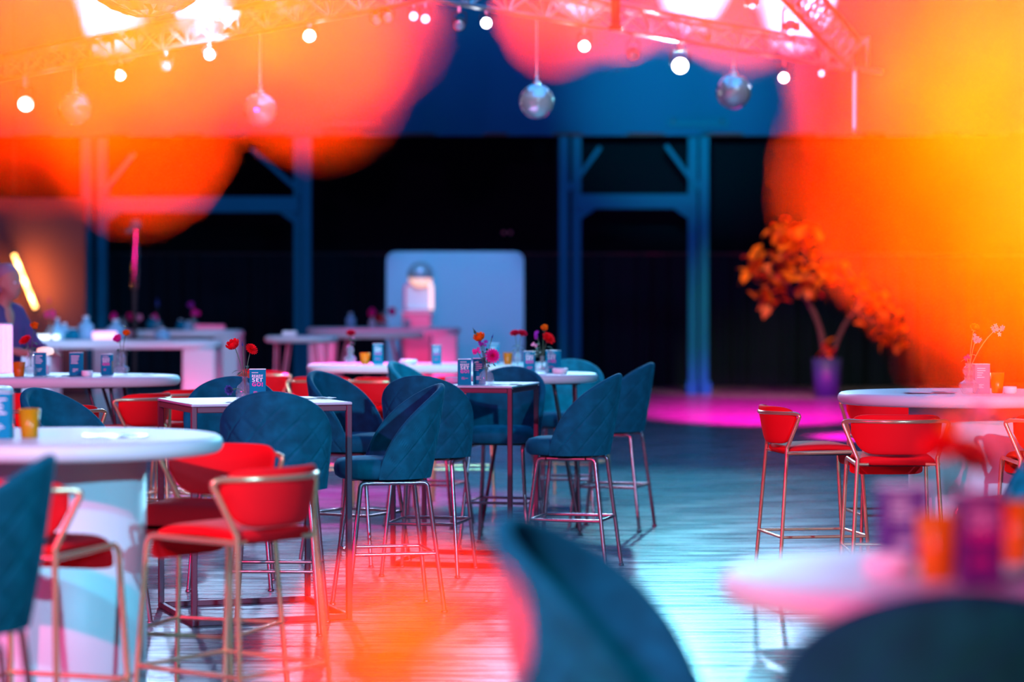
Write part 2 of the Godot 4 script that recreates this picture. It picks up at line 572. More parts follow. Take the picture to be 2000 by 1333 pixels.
func par_can(label: String, p: Vector3, towards: Vector3, m: String, r: float, drop: float, called := "stage_lamp") -> void:
	var o := thing(called, label, "stage lamp", p, 0.0, "stage lamps hung from the trusses")
	var d := (towards - p).normalized()
	var b := Basis.looking_at(d, Vector3.UP if absf(d.y) < 0.95 else Vector3.FORWARD)
	var body := S()
	lathe(body, [Vector2(0.001, -1.6 * r), Vector2(0.6 * r, -1.55 * r), Vector2(0.95 * r, -1.0 * r), Vector2(1.0 * r, 0.5 * r), Vector2(1.12 * r, 0.55 * r), Vector2(1.12 * r, 0.75 * r), Vector2(0.98 * r, 0.75 * r)], 18)
	var can := part(o, "can", body, M["black metal"])
	can.basis = b * Basis(Vector3.RIGHT, -PI / 2)
	var lens := lathem([Vector2(0.98 * r, 0.7 * r), Vector2(0.7 * r, 0.86 * r), Vector2(0.001, 0.95 * r)], 18)
	var le := part(o, "lens_lamp", lens, M[m])
	le.basis = can.basis
	var yo := fillet([Vector3(-1.25 * r, 0, 0), Vector3(-1.25 * r, drop * 0.6, 0), Vector3(1.25 * r, drop * 0.6, 0), Vector3(1.25 * r, 0, 0)], r * 0.5, 3)
	var yk := part(o, "yoke", tubem(yo, r * 0.12, 6), M["black metal"])
	part(yk, "clamp", boxm(Vector3(0, drop * 0.8, 0), Vector3(r * 0.5, drop * 0.45, r * 0.5)), M["aluminium"])

func disco(label: String, c: Vector3, r: float, top: float, seg := 28, rows := 16) -> void:
	var o := thing("mirror_ball", label, "mirror ball", c, 0.0, "mirror balls hung from the rig")
	part(o, "ball", ball(r, Vector3.ZERO, seg, rows, true), M["mirror tiles"])
	part(o, "cap", lathem([Vector2(r * 0.2, r * 0.96), Vector2(r * 0.2, r * 1.12), Vector2(r * 0.08, r * 1.2), Vector2(r * 0.08, r * 1.5), Vector2(0.001, r * 1.5)], 12), M["aluminium"])
	spot("mirror_ball_pinspot", c + Vector3(0.35, 0.55, 1.1), c, lin(0.6, 0.85, 1.0), 0.8, 14.0, 0.5, 0.03)
	part(o, "wire", tubem([Vector3(0, r * 1.4, 0), Vector3(0, top - c.y + 0.01, 0)], 0.007, 6), M["aluminium"])

func rig() -> void:
	var H := 3.9
	var D := func(y: float) -> float: return (H - EYE) * F / (HOR - y)
	var a := G(838, D.call(0.0), H)
	var r := G(1655, D.call(133.0), H)
	var l := G(-60, D.call(166.0), H)
	var n := G(1500, D.call(-26.0), H)
	truss("aluminium truss sloping down to the right over the mirror balls", a, r, 0.2, 26)
	truss("aluminium truss sloping down to the left, seen through orange blur", a, l, 0.2, 36)
	truss("short aluminium truss coming forward from the right corner", r, n, 0.24, 18)
	var cor := thing("truss_corner", "aluminium corner block joining two trusses at the right", "truss corner", r, 20.0)
	for x in [-0.15, 0.15]:
		for z in [-0.15, 0.15]:
			part(cor, "post", tubem([Vector3(x, -0.02, z), Vector3(x, 0.3, z)], 0.02), M["aluminium"])
	for y in [0.0, 0.28]:
		part(cor, "ring", tubem([Vector3(-0.15, y, -0.15), Vector3(0.15, y, -0.15), Vector3(0.15, y, 0.15), Vector3(-0.15, y, 0.15)], 0.02, 8, true), M["aluminium"])
	part(cor, "diagonal", tubem([Vector3(-0.15, 0, 0.15), Vector3(0.15, 0.28, 0.15)], 0.014), M["aluminium"])
	part(cor, "outrigger", tubem([Vector3(0.1, -0.02, 0.1), Vector3(0.34, -0.05, 0.12)], 0.022), M["aluminium"])
	var tl := thing("tube_lamp", "vertical violet tube lamp hanging below the right truss corner", "tube lamp", r + Vector3(0.05, -0.02, 0.16))
	part(tl, "tube", tubem([Vector3(0, -0.03, 0), Vector3(0, -0.62, 0)], 0.018, 10), M["lamp pink"])
	part(tl, "top_cap", tubem([Vector3(0, 0.02, 0), Vector3(0, -0.04, 0)], 0.024, 10), M["aluminium"])
	part(tl, "bottom_cap", tubem([Vector3(0, -0.61, 0), Vector3(0, -0.65, 0)], 0.022, 10), M["aluminium"])
	# bright lamps under the trusses: pixel, size, words
	var lamps := [
		[950, 45, 0.042, "lamp white", "small white stage lamp nearest the middle on the right truss"],
		[1141, 90, 0.045, "lamp white", "white stage lamp between the first two mirror balls on the right truss"],
		[1328, 128, 0.07, "lamp white", "brightest cyan white stage lamp, left of the rightmost mirror ball"],
		[1530, 152, 0.045, "lamp white", "white stage lamp at the right end of the right truss"],
		[605, 70, 0.048, "lamp white", "white stage lamp seen through the large orange blur, left truss"],
		[410, 106, 0.045, "lamp white", "white stage lamp in the middle of the left truss"],
		[236, 147, 0.045, "lamp white", "white stage lamp on the left truss right of the pink mirror ball"],
		[52, 203, 0.07, "lamp white", "large white stage lamp at the left edge of the picture"],
		[808, 32, 0.035, "lamp violet", "left violet lamp of the pair where the two trusses meet"],
		[831, 37, 0.035, "lamp violet", "right violet lamp of the pair where the two trusses meet"],
		[1604, 144, 0.03, "lamp violet", "tiny bluish lamp beside the right truss corner"],
	]
	for q in lamps:
		var px: float = q[0]
		var py: float = q[1]
		var line: float = 0.0 + (px - 838.0) * 133.0 / 817.0 if px > 838 else (838.0 - px) * 166.0 / 898.0
		var d: float = D.call(line)
		var p := W(px, py, d)
		var aim := Vector3(p.x * 0.4, 0.5, -8.0)
		par_can(q[4], p, aim, q[3], q[2], maxf(0.1, H - p.y))
		if q[3] == "lamp white" and px != 1328.0:
			spot("stage_lamp_light", p + (aim - p).normalized() * 0.12, Vector3(p.x * 0.7, 0, -13.0), lin(0.4, 0.65, 1.0), 9.0, 24.0, 0.7, 0.06)
	# unlit heads
	for q in [[897, 48, "dark unlit stage lamp left of the small white lamp"], [1236, 106, "dim unlit stage lamp left of the brightest lamp"], [325, 128, "dim pink unlit stage lamp between white lamps, left truss"], [735, 38, "left one of two dull unlit stage lamps on the left truss"], [757, 33, "right one of two dull unlit stage lamps on the left truss"]]:
		var px: float = q[0]
		var line2: float = (px - 838.0) * 133.0 / 817.0 if px > 838 else (838.0 - px) * 166.0 / 898.0
		var p := W(px, q[1], D.call(line2))
		par_can(q[2], p, p + Vector3(0, -0.6, 1), "aluminium", 0.045, maxf(0.1, H - p.y))
	# moving head in front of the white glow, and a smaller one
	for q in [[1543, 48, 21.0, 1.0, "moving head lamp hanging in front of the white glowing cloth"], [1468, 2, 20.0, 0.7, "small moving head lamp at the top edge of the picture"]]:
		var p := W(q[0], q[1], q[2])
		var k: float = q[3]
		var mh: Node3D = thing("moving_head", q[4], "stage lamp", p)
		part(mh, "base", boxm(Vector3(0, 0.16, 0) * k, Vector3(0.14, 0.08, 0.1) * k, 0.01), M["black metal"])
		part(mh, "arm", boxm(Vector3(-0.07, 0.03, 0) * k, Vector3(0.025, 0.2, 0.06) * k, 0.008), M["rosy steel"])
		part(mh, "arm", boxm(Vector3(0.07, 0.03, 0) * k, Vector3(0.025, 0.2, 0.06) * k, 0.008), M["rosy steel"])
		part(mh, "head", ball(0.062 * k, Vector3(0, -0.02, 0) * k, 14, 9), M["rosy steel"])
		part(mh, "lens_lamp", ball(0.03 * k, Vector3(0, -0.07, 0.03) * k, 10, 6), M["lamp violet"])
		part(mh, "hook", tubem([Vector3(0, 0.18, 0) * k, Vector3(0, H - p.y + 0.1, 0)], 0.012, 6), M["aluminium"])
	var D1: float = D.call(34.0)
	var D2: float = D.call(96.0)
	disco("mirror ball under the middle of the right truss", W(1048, 199, D1), 34.0 * D1 / F, H)
	disco("rightmost mirror ball, beside the brightest lamp", W(1432, 180, D2), 34.0 * D2 / F, H)
	disco("mirror ball over the red blur left of the middle", W(509, 214, D.call(329.0 * 166.0 / 898.0)), 33.0 * D.call(329.0 * 166.0 / 898.0) / F, H)
	disco("leftmost mirror ball, tinted pink in the orange blur", W(148, 211, D.call(690.0 * 166.0 / 898.0)), 32.0 * D.call(690.0 * 166.0 / 898.0) / F, H)
	disco("very large mirror ball cut off by the top edge", W(286, -124, 13.0), 158.0 * 13.0 / F, 5.2, 34, 20)
	# hoist post in front of the right truss
	var hp := thing("hoist_post", "upright hoist post rising from the right truss out of the picture", "post", W(1202, 58, 20.4))
	part(hp, "post", boxm(Vector3(0, 0.9, 0), Vector3(0.075, 1.8, 0.075), 0.01), M["copper paint"])
	part(hp, "shoe", boxm(Vector3(0, 0.01, 0), Vector3(0.12, 0.03, 0.12), 0.006), M["black metal"])
	# swags of cloth above the rig, each with a floodlight pointing up at it
	var sw := [[225, 122, 170, 25.5, "far left"], [398, 84, 160, 24.0, "second from left"], [562, 28, 160, 22.5, "left of the middle"], [1135, 38, 190, 23.0, "right of the middle"], [1352, 66, 200, 24.5, "second from right"], [1550, 108, 190, 26.0, "far right"]]
	for q in sw:
		var px: float = q[0]
		var d: float = q[3] + 3.0
		var wid: float = q[2] * d / F
		var low := W(px, q[1], d)
		var o: Node3D = thing("cloth_swag", "glowing pink white cloth swag above the rig, %s" % q[4], "cloth swag", low, 0.0, "lit cloth swags above the rig")
		var st := S()
		var nu := 24
		var nv := 14
		var pt := func(i: int, j: int) -> Vector3:
			var u := float(i) / nu * 2.0 - 1.0
			var v := float(j) / nv * 2.0 - 1.0
			var x := u * wid * 0.5
			var y := 0.9 * pow(absf(u), 3.0) + 0.8 * v * v + 0.02 * sin(u * 14.0)
			return Vector3(x, y, v * 0.75)
		for i in nu:
			for j in nv:
				quad(st, pt.call(i, j), pt.call(i, j + 1), pt.call(i + 1, j + 1), pt.call(i + 1, j))
		part(o, "cloth", st, M["pink cloth"])
		for s in [-1.0, 1.0]:
			part(o, "cord", tubem([Vector3(s * wid * 0.5, 1.9, 0), Vector3(s * wid * 0.5, 9.2 - low.y, 0)], 0.012, 6), M["black metal"])
		spot("swag_flood", low + Vector3(0, -0.25, 2.2), low + Vector3(0, 0.75, 0.2), lin(0.85, 0.92, 1.0), 48.0, 24.0, 1.0, 0.1)
		var fx: Node3D = thing("swag_floodlight", "small floodlight aimed up at the cloth swag, %s" % q[4], "floodlight", low + Vector3(0, -0.3, 2.27), 0.0, "floodlights under the cloth swags")
		part(fx, "housing", boxm(Vector3(0, 0, 0.03), Vector3(0.07, 0.05, 0.05), 0.008), M["black metal"])
		part(fx, "lens_lamp", boxm(Vector3(0, 0.01, 0), Vector3(0.05, 0.03, 0.008), 0.003), M["lamp violet"])
		part(fx, "rod", tubem([Vector3(0, 0, 0.05), Vector3(0, 3.9, 0.05)], 0.006, 6), M["black metal"])

# ------------------------------------------------------------------ white panel, bar corner
func backdrop() -> void:
	var d := 38.5
	var a := W(755, 492, d)
	var b := W(1023, 760, d)
	var o := thing("photo_panel", "tall pale grey backdrop panel with rounded corners by the back wall", "panel", G(889, d))
	var w := b.x - a.x
	var h := a.y
	var pts := []
	for k in 7:
		var t := PI / 2 * k / 6
		pts.append(Vector2(w / 2 - 0.14 + sin(t) * 0.14, h - 0.14 + cos(t) * 0.14))
	pts.append(Vector2(w / 2, 0)); pts.append(Vector2(-w / 2, 0))
	for k in 7:
		var t := PI / 2 * k / 6
		pts.append(Vector2(-w / 2 + 0.14 - cos(t) * 0.14, h - 0.14 + sin(t) * 0.14))
	var st := S()
	st.set_smooth_group(0xFFFFFFFF)
	for z in [0.04, -0.04]:
		for k in range(1, pts.size() - 1):
			tri(st, Vector3(pts[0].x, pts[0].y, z), Vector3(pts[k].x, pts[k].y, z), Vector3(pts[k + 1].x, pts[k + 1].y, z))
	for k in pts.size():
		var p: Vector2 = pts[k]
		var q: Vector2 = pts[(k + 1) % pts.size()]
		quad(st, Vector3(p.x, p.y, 0.04), Vector3(p.x, p.y, -0.04), Vector3(q.x, q.y, -0.04), Vector3(q.x, q.y, 0.04))
	part(o, "board", st, M["grey panel"])
	for s in [-0.7, 0.7]:
		part(o, "foot", boxm(Vector3(s, 0.03, 0), Vector3(0.08, 0.06, 0.5), 0.01), M["black metal"])
	spot("panel_wash", Vector3(-1.0, 5.5, -33.0), Vector3(-0.9, 1.5, -38.5), lin(0.3, 0.62, 1.0), 34.0, 13.0, 0.6, 0.1)
	# stacked display in front of the panel
	var z := 37.6
	var pl := thing("display_plinth", "rosy box plinth in front of the pale panel", "plinth", G(815, z))
	var ph := W(0, 612, z).y
	part(pl, "body", boxm(Vector3(0, ph / 2, 0), Vector3(0.44, ph, 0.4), 0.02), M["rosy steel"])
	part(pl, "top_plate", boxm(Vector3(0, ph + 0.01, 0), Vector3(0.48, 0.025, 0.44), 0.008), M["aluminium"])
	var fr := thing("display_box", "square framed box with pale panel standing on the rosy plinth", "frame", G(817, z, ph + 0.025))
	var fs := 0.42
	part(fr, "frame", tubem(fillet([Vector3(0, 0.02, 0), Vector3(-fs / 2, 0.02, 0), Vector3(-fs / 2, fs, 0), Vector3(fs / 2, fs, 0), Vector3(fs / 2, 0.02, 0), Vector3(0.001, 0.02, 0)], 0.07), 0.02), M["rosy steel"])
	part(fr, "pale_panel", boxm(Vector3(0, fs / 2 + 0.01, 0), Vector3(fs - 0.04, fs - 0.04, 0.02), 0.008), M["white lacquer"])
	var gb := thing("globe_ornament", "mirrored globe with glowing lower half on top of the square frame", "globe", W(821, 537, z))
	var r := 25.0 * z / F
	var up := []
	var dn := []
	for k in 9:
		var tu := lerpf(-0.3, PI / 2, k / 8.0)
		var td := lerpf(-PI / 2, -0.3, k / 8.0)
		up.append(Vector2(maxf(0.0005, cos(tu) * r), sin(tu) * r))
		dn.append(Vector2(maxf(0.0005, cos(td) * r), sin(td) * r))
	part(gb, "mirror_half", lathem(up, 24), M["smoked mirror"])
	part(gb, "lower_half_lamp", lathem(dn, 24), M["lamp peach"])
	var gy := W(821, 537, z).y - r
	part(gb, "neck", tubem([Vector3(0, -r * 0.98, 0), Vector3(0, ph + 0.47 - W(821, 537, z).y, 0)], 0.02), M["aluminium"])
	var nt := thing("neon_hook_lamp", "hooked peach neon tube lamp beside the square frame", "neon lamp", G(843, z, ph + 0.025))
	part(nt, "neon_tube", tubem(fillet([Vector3(0, 0.01, 0.05), Vector3(0, 0.42, 0.05), Vector3(-0.09, 0.47, 0.05)], 0.08), 0.034, 10), M["lamp peach"])
	part(nt, "socket", tubem([Vector3(0, 0.0, 0.05), Vector3(0, 0.025, 0.05)], 0.04, 10), M["black metal"])
	omni("neon_hook_light", W(856, 590, z) + Vector3(0, 0, 0.2), lin(1.0, 0.35, 0.3), 0.01, 0.05)
	# tiny wall lights
	for q in [[984, 455], [997, 455]]:
		var wl: Node3D = thing("wall_fitting", "tiny dim wall fitting above the pale panel, %s of two" % ("left" if q[0] == 984 else "right"), "wall light", W(q[0], q[1], 43.95))
		part(wl, "box", boxm(Vector3(0, 0, 0.03), Vector3(0.07, 0.07, 0.06), 0.01), M["blue steel"])
		part(wl, "lens", ball(0.03, Vector3(0, 0, 0.07), 10, 6), M["porcelain"])
	# bar corner at the left: brown panel, leaning orange neon, chrome stand
	var bp := thing("bar_back_panel", "brown bar back panel behind the leaning orange neon tube", "panel", G(30, 39.0))
	part(bp, "board", boxm(Vector3(0, 1.6, 0), Vector3(2.3, 3.2, 0.1), 0.02), M["brown panel"])
	part(bp, "skirting", boxm(Vector3(0, 0.06, 0.06), Vector3(2.3, 0.12, 0.03), 0.006), M["black metal"])
	var na := W(27, 497, 38.65)
	var nb := W(70, 603, 38.65)
	var ne := thing("neon_tube_lamp", "slanting bright orange neon tube lamp at the left edge", "neon lamp", nb)
	part(ne, "neon_tube", tubem([na - nb, Vector3.ZERO], 0.032, 12), M["lamp orange"])
	var dn2 := (na - nb).normalized()
	part(ne, "end_cap", tubem([-dn2 * 0.05, dn2 * 0.005], 0.038, 12), M["black metal"])
	part(ne, "end_cap", tubem([na - nb - dn2 * 0.005, na - nb + dn2 * 0.05], 0.038, 12), M["black metal"])
	part(ne, "wire", tubem([na - nb, na - nb + Vector3(0.02, 3.0, -0.1), Vector3(na.x - nb.x, 9.1 - nb.y, -0.1)], 0.005, 6), M["black metal"])
	for t in [0.2, 0.5, 0.8]:
		omni("neon_tube_light", nb.lerp(na, t) + Vector3(0.02, 0, 0.06), lin(1.0, 0.3, 0.04), 0.6, 0.05)
	var cs := thing("lamp_stand", "slim chrome lamp stand left of the curtain", "lamp stand", G(263, 33.0))
	var ct := W(263, 450, 33.0).y
	part(cs, "pole", tubem([Vector3(0, 0.03, 0), Vector3(0, ct * 0.7, 0)], 0.03, 10), M["black metal"])
	part(cs, "upper_tube", tubem([Vector3(0, ct * 0.68, 0), Vector3(0.02, ct, 0)], 0.045, 12), M["mirror"])
	part(cs, "head", ball(0.07, Vector3(0.02, ct + 0.08, 0), 12, 8), M["blue steel"])
	part(cs, "side_arm", tubem([Vector3(0.02, ct + 0.05, 0), Vector3(-0.1, ct - 0.03, 0.05)], 0.025, 8), M["blue steel"])
	part(cs, "base", lathem([Vector2(0.001, 0.05), Vector2(0.2, 0.04), Vector2(0.22, 0.0)], 20), M["black metal"])

# ------------------------------------------------------------------ stools
func velvet_shell() -> ArrayMesh:
	var st := S()
	var nu := 120
	var nv := 130
	var y0 := 0.655
	var rows := []
	for i in nu + 1:
		var u := float(i) / nu * 2.0 - 1.0
		var a := u * deg_to_rad(112.0)
		var hh := 0.43 * pow(maxf(0.0, 1.0 - pow(absf(u), 1.8)), 0.68) + 0.012
		var row := []
		for j in nv + 1:
			var v := float(j) / nv
			var side := 0.0   # -1 inner, 1 outer
			var y := 0.0
			if v < 0.36:
				y = y0 + hh * (v / 0.36)
				side = -1.0
			elif v > 0.64:
				y = y0 + hh * ((1.0 - v) / 0.36)
				side = 1.0
			else:
				var t := (v - 0.36) / 0.28 * PI
				side = -cos(t)
				y = y0 + hh + sin(t) * 0.019
			var k := clampf((y - y0) / 0.44, 0.0, 1.1)
			var lean := 0.05 * k - 0.022 * (1.0 - k) * (1.0 - k)
			var rr := 0.222 + lean * (0.35 + 0.65 * cos(a * 0.8))
			var off := side * 0.018
			if side >= 0.999:
				var s := a * 0.24
				var p := 0.125
				var e1 := absf(fposmod((s + (y - 0.86) * 0.9) / p + 0.5, 1.0) - 0.5) * p
				var e2 := absf(fposmod((s - (y - 0.86) * 0.9) / p + 0.5, 1.0) - 0.5) * p
				var e := minf(e1, e2)
				var show := clampf((hh - (y - y0)) / 0.1, 0.0, 1.0)
				off -= 0.009 * show * exp(-e * e / 0.000025)
			row.append(Vector3(sin(a) * (rr + off) * 1.02, y, -cos(a) * (rr + off) * 0.98))
		rows.append(row)
	for i in nu:
		for j in nv:
			quad(st, rows[i][j], rows[i + 1][j], rows[i + 1][j + 1], rows[i][j + 1])
	return done(st)

func velvet_stool(label: String) -> Node3D:
	var o := thing("velvet_bar_stool", label, "bar stool", Vector3.ZERO, 0.0, "teal velvet bar stools")
	part(o, "backrest", velvet_shell(), M["teal velvet"])
	var pr := [Vector2(0.001, 0.655), Vector2(0.9, 0.655), Vector2(0.97, 0.668), Vector2(1.0, 0.695), Vector2(0.985, 0.722), Vector2(0.92, 0.742), Vector2(0.75, 0.752), Vector2(0.4, 0.757), Vector2(0.001, 0.758)]
	part(o, "seat", lathem(pr, 40, Vector3(0, 0, 0.03), 0.226, 0.235, 2.4), M["teal velvet"])
	part(o, "seat_pan", boxm(Vector3(0, 0.648, 0), Vector3(0.3, 0.016, 0.3), 0.004), M["dark foot"])
	var ft := done(lathem([Vector2(0.009, 0.016), Vector2(0.014, 0.012), Vector2(0.017, 0.004), Vector2(0.016, 0.0), Vector2(0.001, 0.0)], 10))
	for s in [-1.0, 1.0]:
		var top := 0.636
		part(o, "seat_rail", tubem([Vector3(s * 0.165, top, 0.12), Vector3(s * 0.165, top, -0.12)], 0.0115, 10), M["copper tube"])
		for f in [-1.0, 1.0]:
			var foot := Vector3(s * 0.215, 0.012, f * 0.24)
			var lg := part(o, "leg", tubem(fillet([Vector3(s * 0.165, top, f * 0.11), Vector3(s * 0.165, top, f * 0.165), foot], 0.035, 5), 0.0115, 10), M["copper tube"])
			var fo := part(lg, "foot", ft, M["copper tube"])
			fo.position = Vector3(foot.x, 0, foot.z)
	var q := []
	for c in [[-1.0, -1.0], [1.0, -1.0], [1.0, 1.0], [-1.0, 1.0]]:
		q.append(Vector3(c[0] * 0.192, 0.29, c[1] * 0.203))
	for k in 4:
		part(o, "footrest", tubem([q[k], q[(k + 1) % 4]], 0.009, 8), M["copper tube"])
	return o

func red_stool(label: String) -> Node3D:
	var o := thing("red_bar_stool", label, "bar stool", Vector3.ZERO, 0.0, "red bar stools with gold frames")
	# backrest: curved pad, wide at the top, with round lower corners
	var st := S()
	var nu := 36
	var nv := 40
	var rows := []
	for i in nu + 1:
		var u := float(i) / nu * 2.0 - 1.0
		var row := []
		for j in nv:
			var t := TAU * j / nv
			var ct := cos(t)
			var sn := sin(t)
			var cy := signf(sn) * pow(absf(sn), 0.45)
			var cz := signf(ct) * pow(absf(ct), 0.7)
			var end := pow(maxf(0.0, 1.0 - pow(absf(u), 7.0)), 0.5)
			var hmid := 0.87
			var y := hmid + cy * 0.1 * end
			var wide := lerpf(0.19, 0.25, clampf((y - 0.77) / 0.2, 0.0, 1.0))
			var x := u * wide
			var z := -0.255 + 0.13 * pow(absf(x) / 0.25, 2.2) - 0.02 * (y - 0.87) / 0.1
			row.append(Vector3(x, y, z + cz * 0.02 * maxf(end, 0.15)))
		rows.append(row)
	for i in nu:
		for j in nv:
			var j2 := (j + 1) % nv
			quad(st, rows[i][j], rows[i][j2], rows[i + 1][j2], rows[i + 1][j])
	part(o, "backrest", st, M["red velvet"])
	# gold tube that runs round the back and down into the rear legs
	var tp := [Vector3(-0.195, 0.75, -0.2), Vector3(-0.262, 0.925, -0.15)]
	for k in 9:
		var x := -0.24 + 0.48 * k / 8.0
		tp.append(Vector3(x, 0.935, -0.287 + 0.13 * pow(absf(x) / 0.25, 2.2)))
	tp.append(Vector3(0.262, 0.925, -0.15)); tp.append(Vector3(0.195, 0.75, -0.2))
	part(o, "back_tube", tubem(fillet(tp, 0.035, 4), 0.0105, 10), M["gold tube"])
	for s in [-1.0, 1.0]:
		part(o, "leg", tubem([Vector3(s * 0.195, 0.752, -0.2), Vector3(s * 0.235, 0.01, -0.255)], 0.0105, 10), M["gold tube"])
		part(o, "leg", tubem(fillet([Vector3(s * 0.2, 0.724, -0.205), Vector3(s * 0.2, 0.73, 0.2), Vector3(s * 0.23, 0.01, 0.25)], 0.04, 5), 0.0105, 10), M["gold tube"])
		part(o, "seat_bracket", tubem([Vector3(s * 0.197, 0.722, -0.2), Vector3(s * 0.14, 0.722, -0.19)], 0.008, 8), M["gold tube"])
	# seat: padded, turned down at the front
	var ss := S()
	var rws := []
	for i in 25:
		var v := i / 24.0
		var z := -0.19 + 0.41 * v
		var y := 0.738 + 0.012 * sin(v * PI)
		if v > 0.82:
			var w := (v - 0.82) / 0.18
			z = -0.19 + 0.41 * 0.82 + sin(w * PI / 2) * 0.055
			y = 0.741 - (1.0 - cos(w * PI / 2)) * 0.075
		rws.append([z, y])
	var ring := []
	for rw in rws:
		var r := []
		for k in 24:
			var t := TAU * k / 24
			var cx := signf(cos(t)) * pow(absf(cos(t)), 0.35)
			var sy := signf(sin(t)) * pow(absf(sin(t)), 0.8)
			r.append(Vector3(cx * 0.185, rw[1] + sy * 0.022, rw[0]))
		ring.append(r)
	for i in 24:
		for k in 24:
			var k2 := (k + 1) % 24
			quad(ss, ring[i][k], ring[i + 1][k], ring[i + 1][k2], ring[i][k2])
	for e in [0, 24]:
		for k in range(1, 23):
			tri(ss, ring[e][0], ring[e][k], ring[e][k + 1])
	part(o, "seat", ss, M["red velvet"])
	part(o, "seat_pan", boxm(Vector3(0, 0.716, 0.0), Vector3(0.33, 0.012, 0.34), 0.003), M["dark foot"])
	var q := [Vector3(-0.22, 0.285, -0.235), Vector3(0.22, 0.285, -0.235), Vector3(0.218, 0.285, 0.232), Vector3(-0.218, 0.285, 0.232)]
	for k in 4:
		part(o, "footrest", tubem([q[k], q[(k + 1) % 4]], 0.0085, 8), M["gold tube"])
	return o

func stools() -> void:
	var vs := [
		[540, 11.2, 180, "teal velvet bar stool seen from behind at the near square table"],
		[757, 11.95, -76, "teal velvet bar stool facing left, standing alone between the two square tables"],
		[838, 13.55, 169, "teal velvet bar stool seen from behind at the far square table"],
		[693, 14.1, 62, "teal velvet bar stool facing right behind the near square table's right leg"],
		[1118, 13.75, -104, "teal velvet bar stool facing left at the right side of the far square table"],
		[1196, 16.2, -107, "rightmost teal velvet bar stool of the middle group, on the open floor"],
		[982, 14.95, -14, "bright teal velvet bar stool facing the camera behind the far square table"],
		[1108, 16.9, -8, "teal velvet bar stool facing the camera under the round white table"],
		[838, 16.4, 72, "teal velvet bar stool whose back tip shows before the long white table"],
		[452, 12.9, 4, "teal velvet bar stool facing the camera across the near square table"],
		[158, 11.3, 66, "pale blue lit velvet bar stool behind the near left white table"],
		[-104, 6.4, -88, "blurred teal velvet bar stool cut off by the left edge"],
		[1262, 4.5, 74, "large blurred teal velvet bar stool in the middle foreground"],
		[1842, 3.68, 178, "dark blurred velvet bar stool in the bottom right corner"],
		[2050, 8.5, -70, "blurred teal velvet seat at the right edge behind the cards"],
	]
	var proto := velvet_stool(vs[0][3])
	proto.position = G(vs[0][0], vs[0][1])
	proto.rotation_degrees.y = vs[0][2]
	for k in range(1, vs.size()):
		dup(proto, "velvet_bar_stool", vs[k][3], G(vs[k][0], vs[k][1]), vs[k][2])
	var rs := [
		[452, 8.22, -126, "red bar stool facing away to the left, nearest at the left white table"],
		[62, 7.75, 161, "red bar stool from behind before the white table pedestal"],
		[396, 9.15, -18, "red bar stool facing the camera behind the nearest red stool"],
		[240, 14.7, -122, "red bar stool back, left one of the row behind the left table"],
		[314, 15.35, -122, "red bar stool back, middle one of the row behind the left table"],
		[388, 16.0, -122, "red bar stool back, right one of the row behind the near square table"],
		[42, 14.3, 10, "orange lit red bar stool under the far left white table"],
		[102, 13.1, 200, "red bar stool half hidden by the pale blue velvet stool"],
		[630, 18.0, 182, "red bar stool from behind, left of two at the long white table"],
		[752, 17.9, 178, "red bar stool from behind, right of two at the long white table"],
		[538, 19.6, 150, "plain red stool back left of the pair at the long table"],
		[905, 18.0, 180, "red bar stool mostly hidden behind the far square table"],
		[1118, 18.6, 160, "red bar stool behind the right end of the round white table"],
		[1588, 12.9, 100, "red bar stool facing right, alone at the left of the right group"],
		[1742, 12.05, 179, "red bar stool seen from behind at the right white table"],
		[2052, 12.1, 181, "red bar stool from behind cut off by the right edge"],
		[1738, 14.2, 5, "red bar stool back peeking out under the right white table"],
		[2010, 9.3, -70, "orange lit red bar stool at the right edge behind the vase"],
	]
	var rp := red_stool(rs[0][3])
	rp.position = G(rs[0][0], rs[0][1])
	rp.rotation_degrees.y = rs[0][2]
	for k in range(1, rs.size()):
		dup(rp, "red_bar_stool", rs[k][3], G(rs[k][0], rs[k][1]), rs[k][2])

# ------------------------------------------------------------------ tables
func square_table(label: String, p: Vector3, turn: float, s: float) -> void:
	var o := thing("square_bar_table", label, "table", p, turn, "square steel frame bar tables")
	var h := s / 2 - 0.014
	var y := 1.04
	for x in [-h, h]:
		for z in [-h, h]:
			part(o, "leg", boxm(Vector3(x, y / 2 - 0.006, z), Vector3(0.027, y - 0.012, 0.027), 0.003), M["copper paint"])
	for q in [y - 0.027, 0.015]:
		for e in [-h, h]:
			part(o, "top_rail" if q > 0.5 else "base_rail", boxm(Vector3(0, q, e), Vector3(s - 0.056, 0.027, 0.025), 0.003), M["copper paint"])
			part(o, "top_rail" if q > 0.5 else "base_rail", boxm(Vector3(e, q, 0), Vector3(0.025, 0.027, s - 0.056), 0.003), M["copper paint"])
	part(o, "tabletop", boxm(Vector3(0, y - 0.005, 0), Vector3(s, 0.012, s), 0.003), M["pale table plate"])

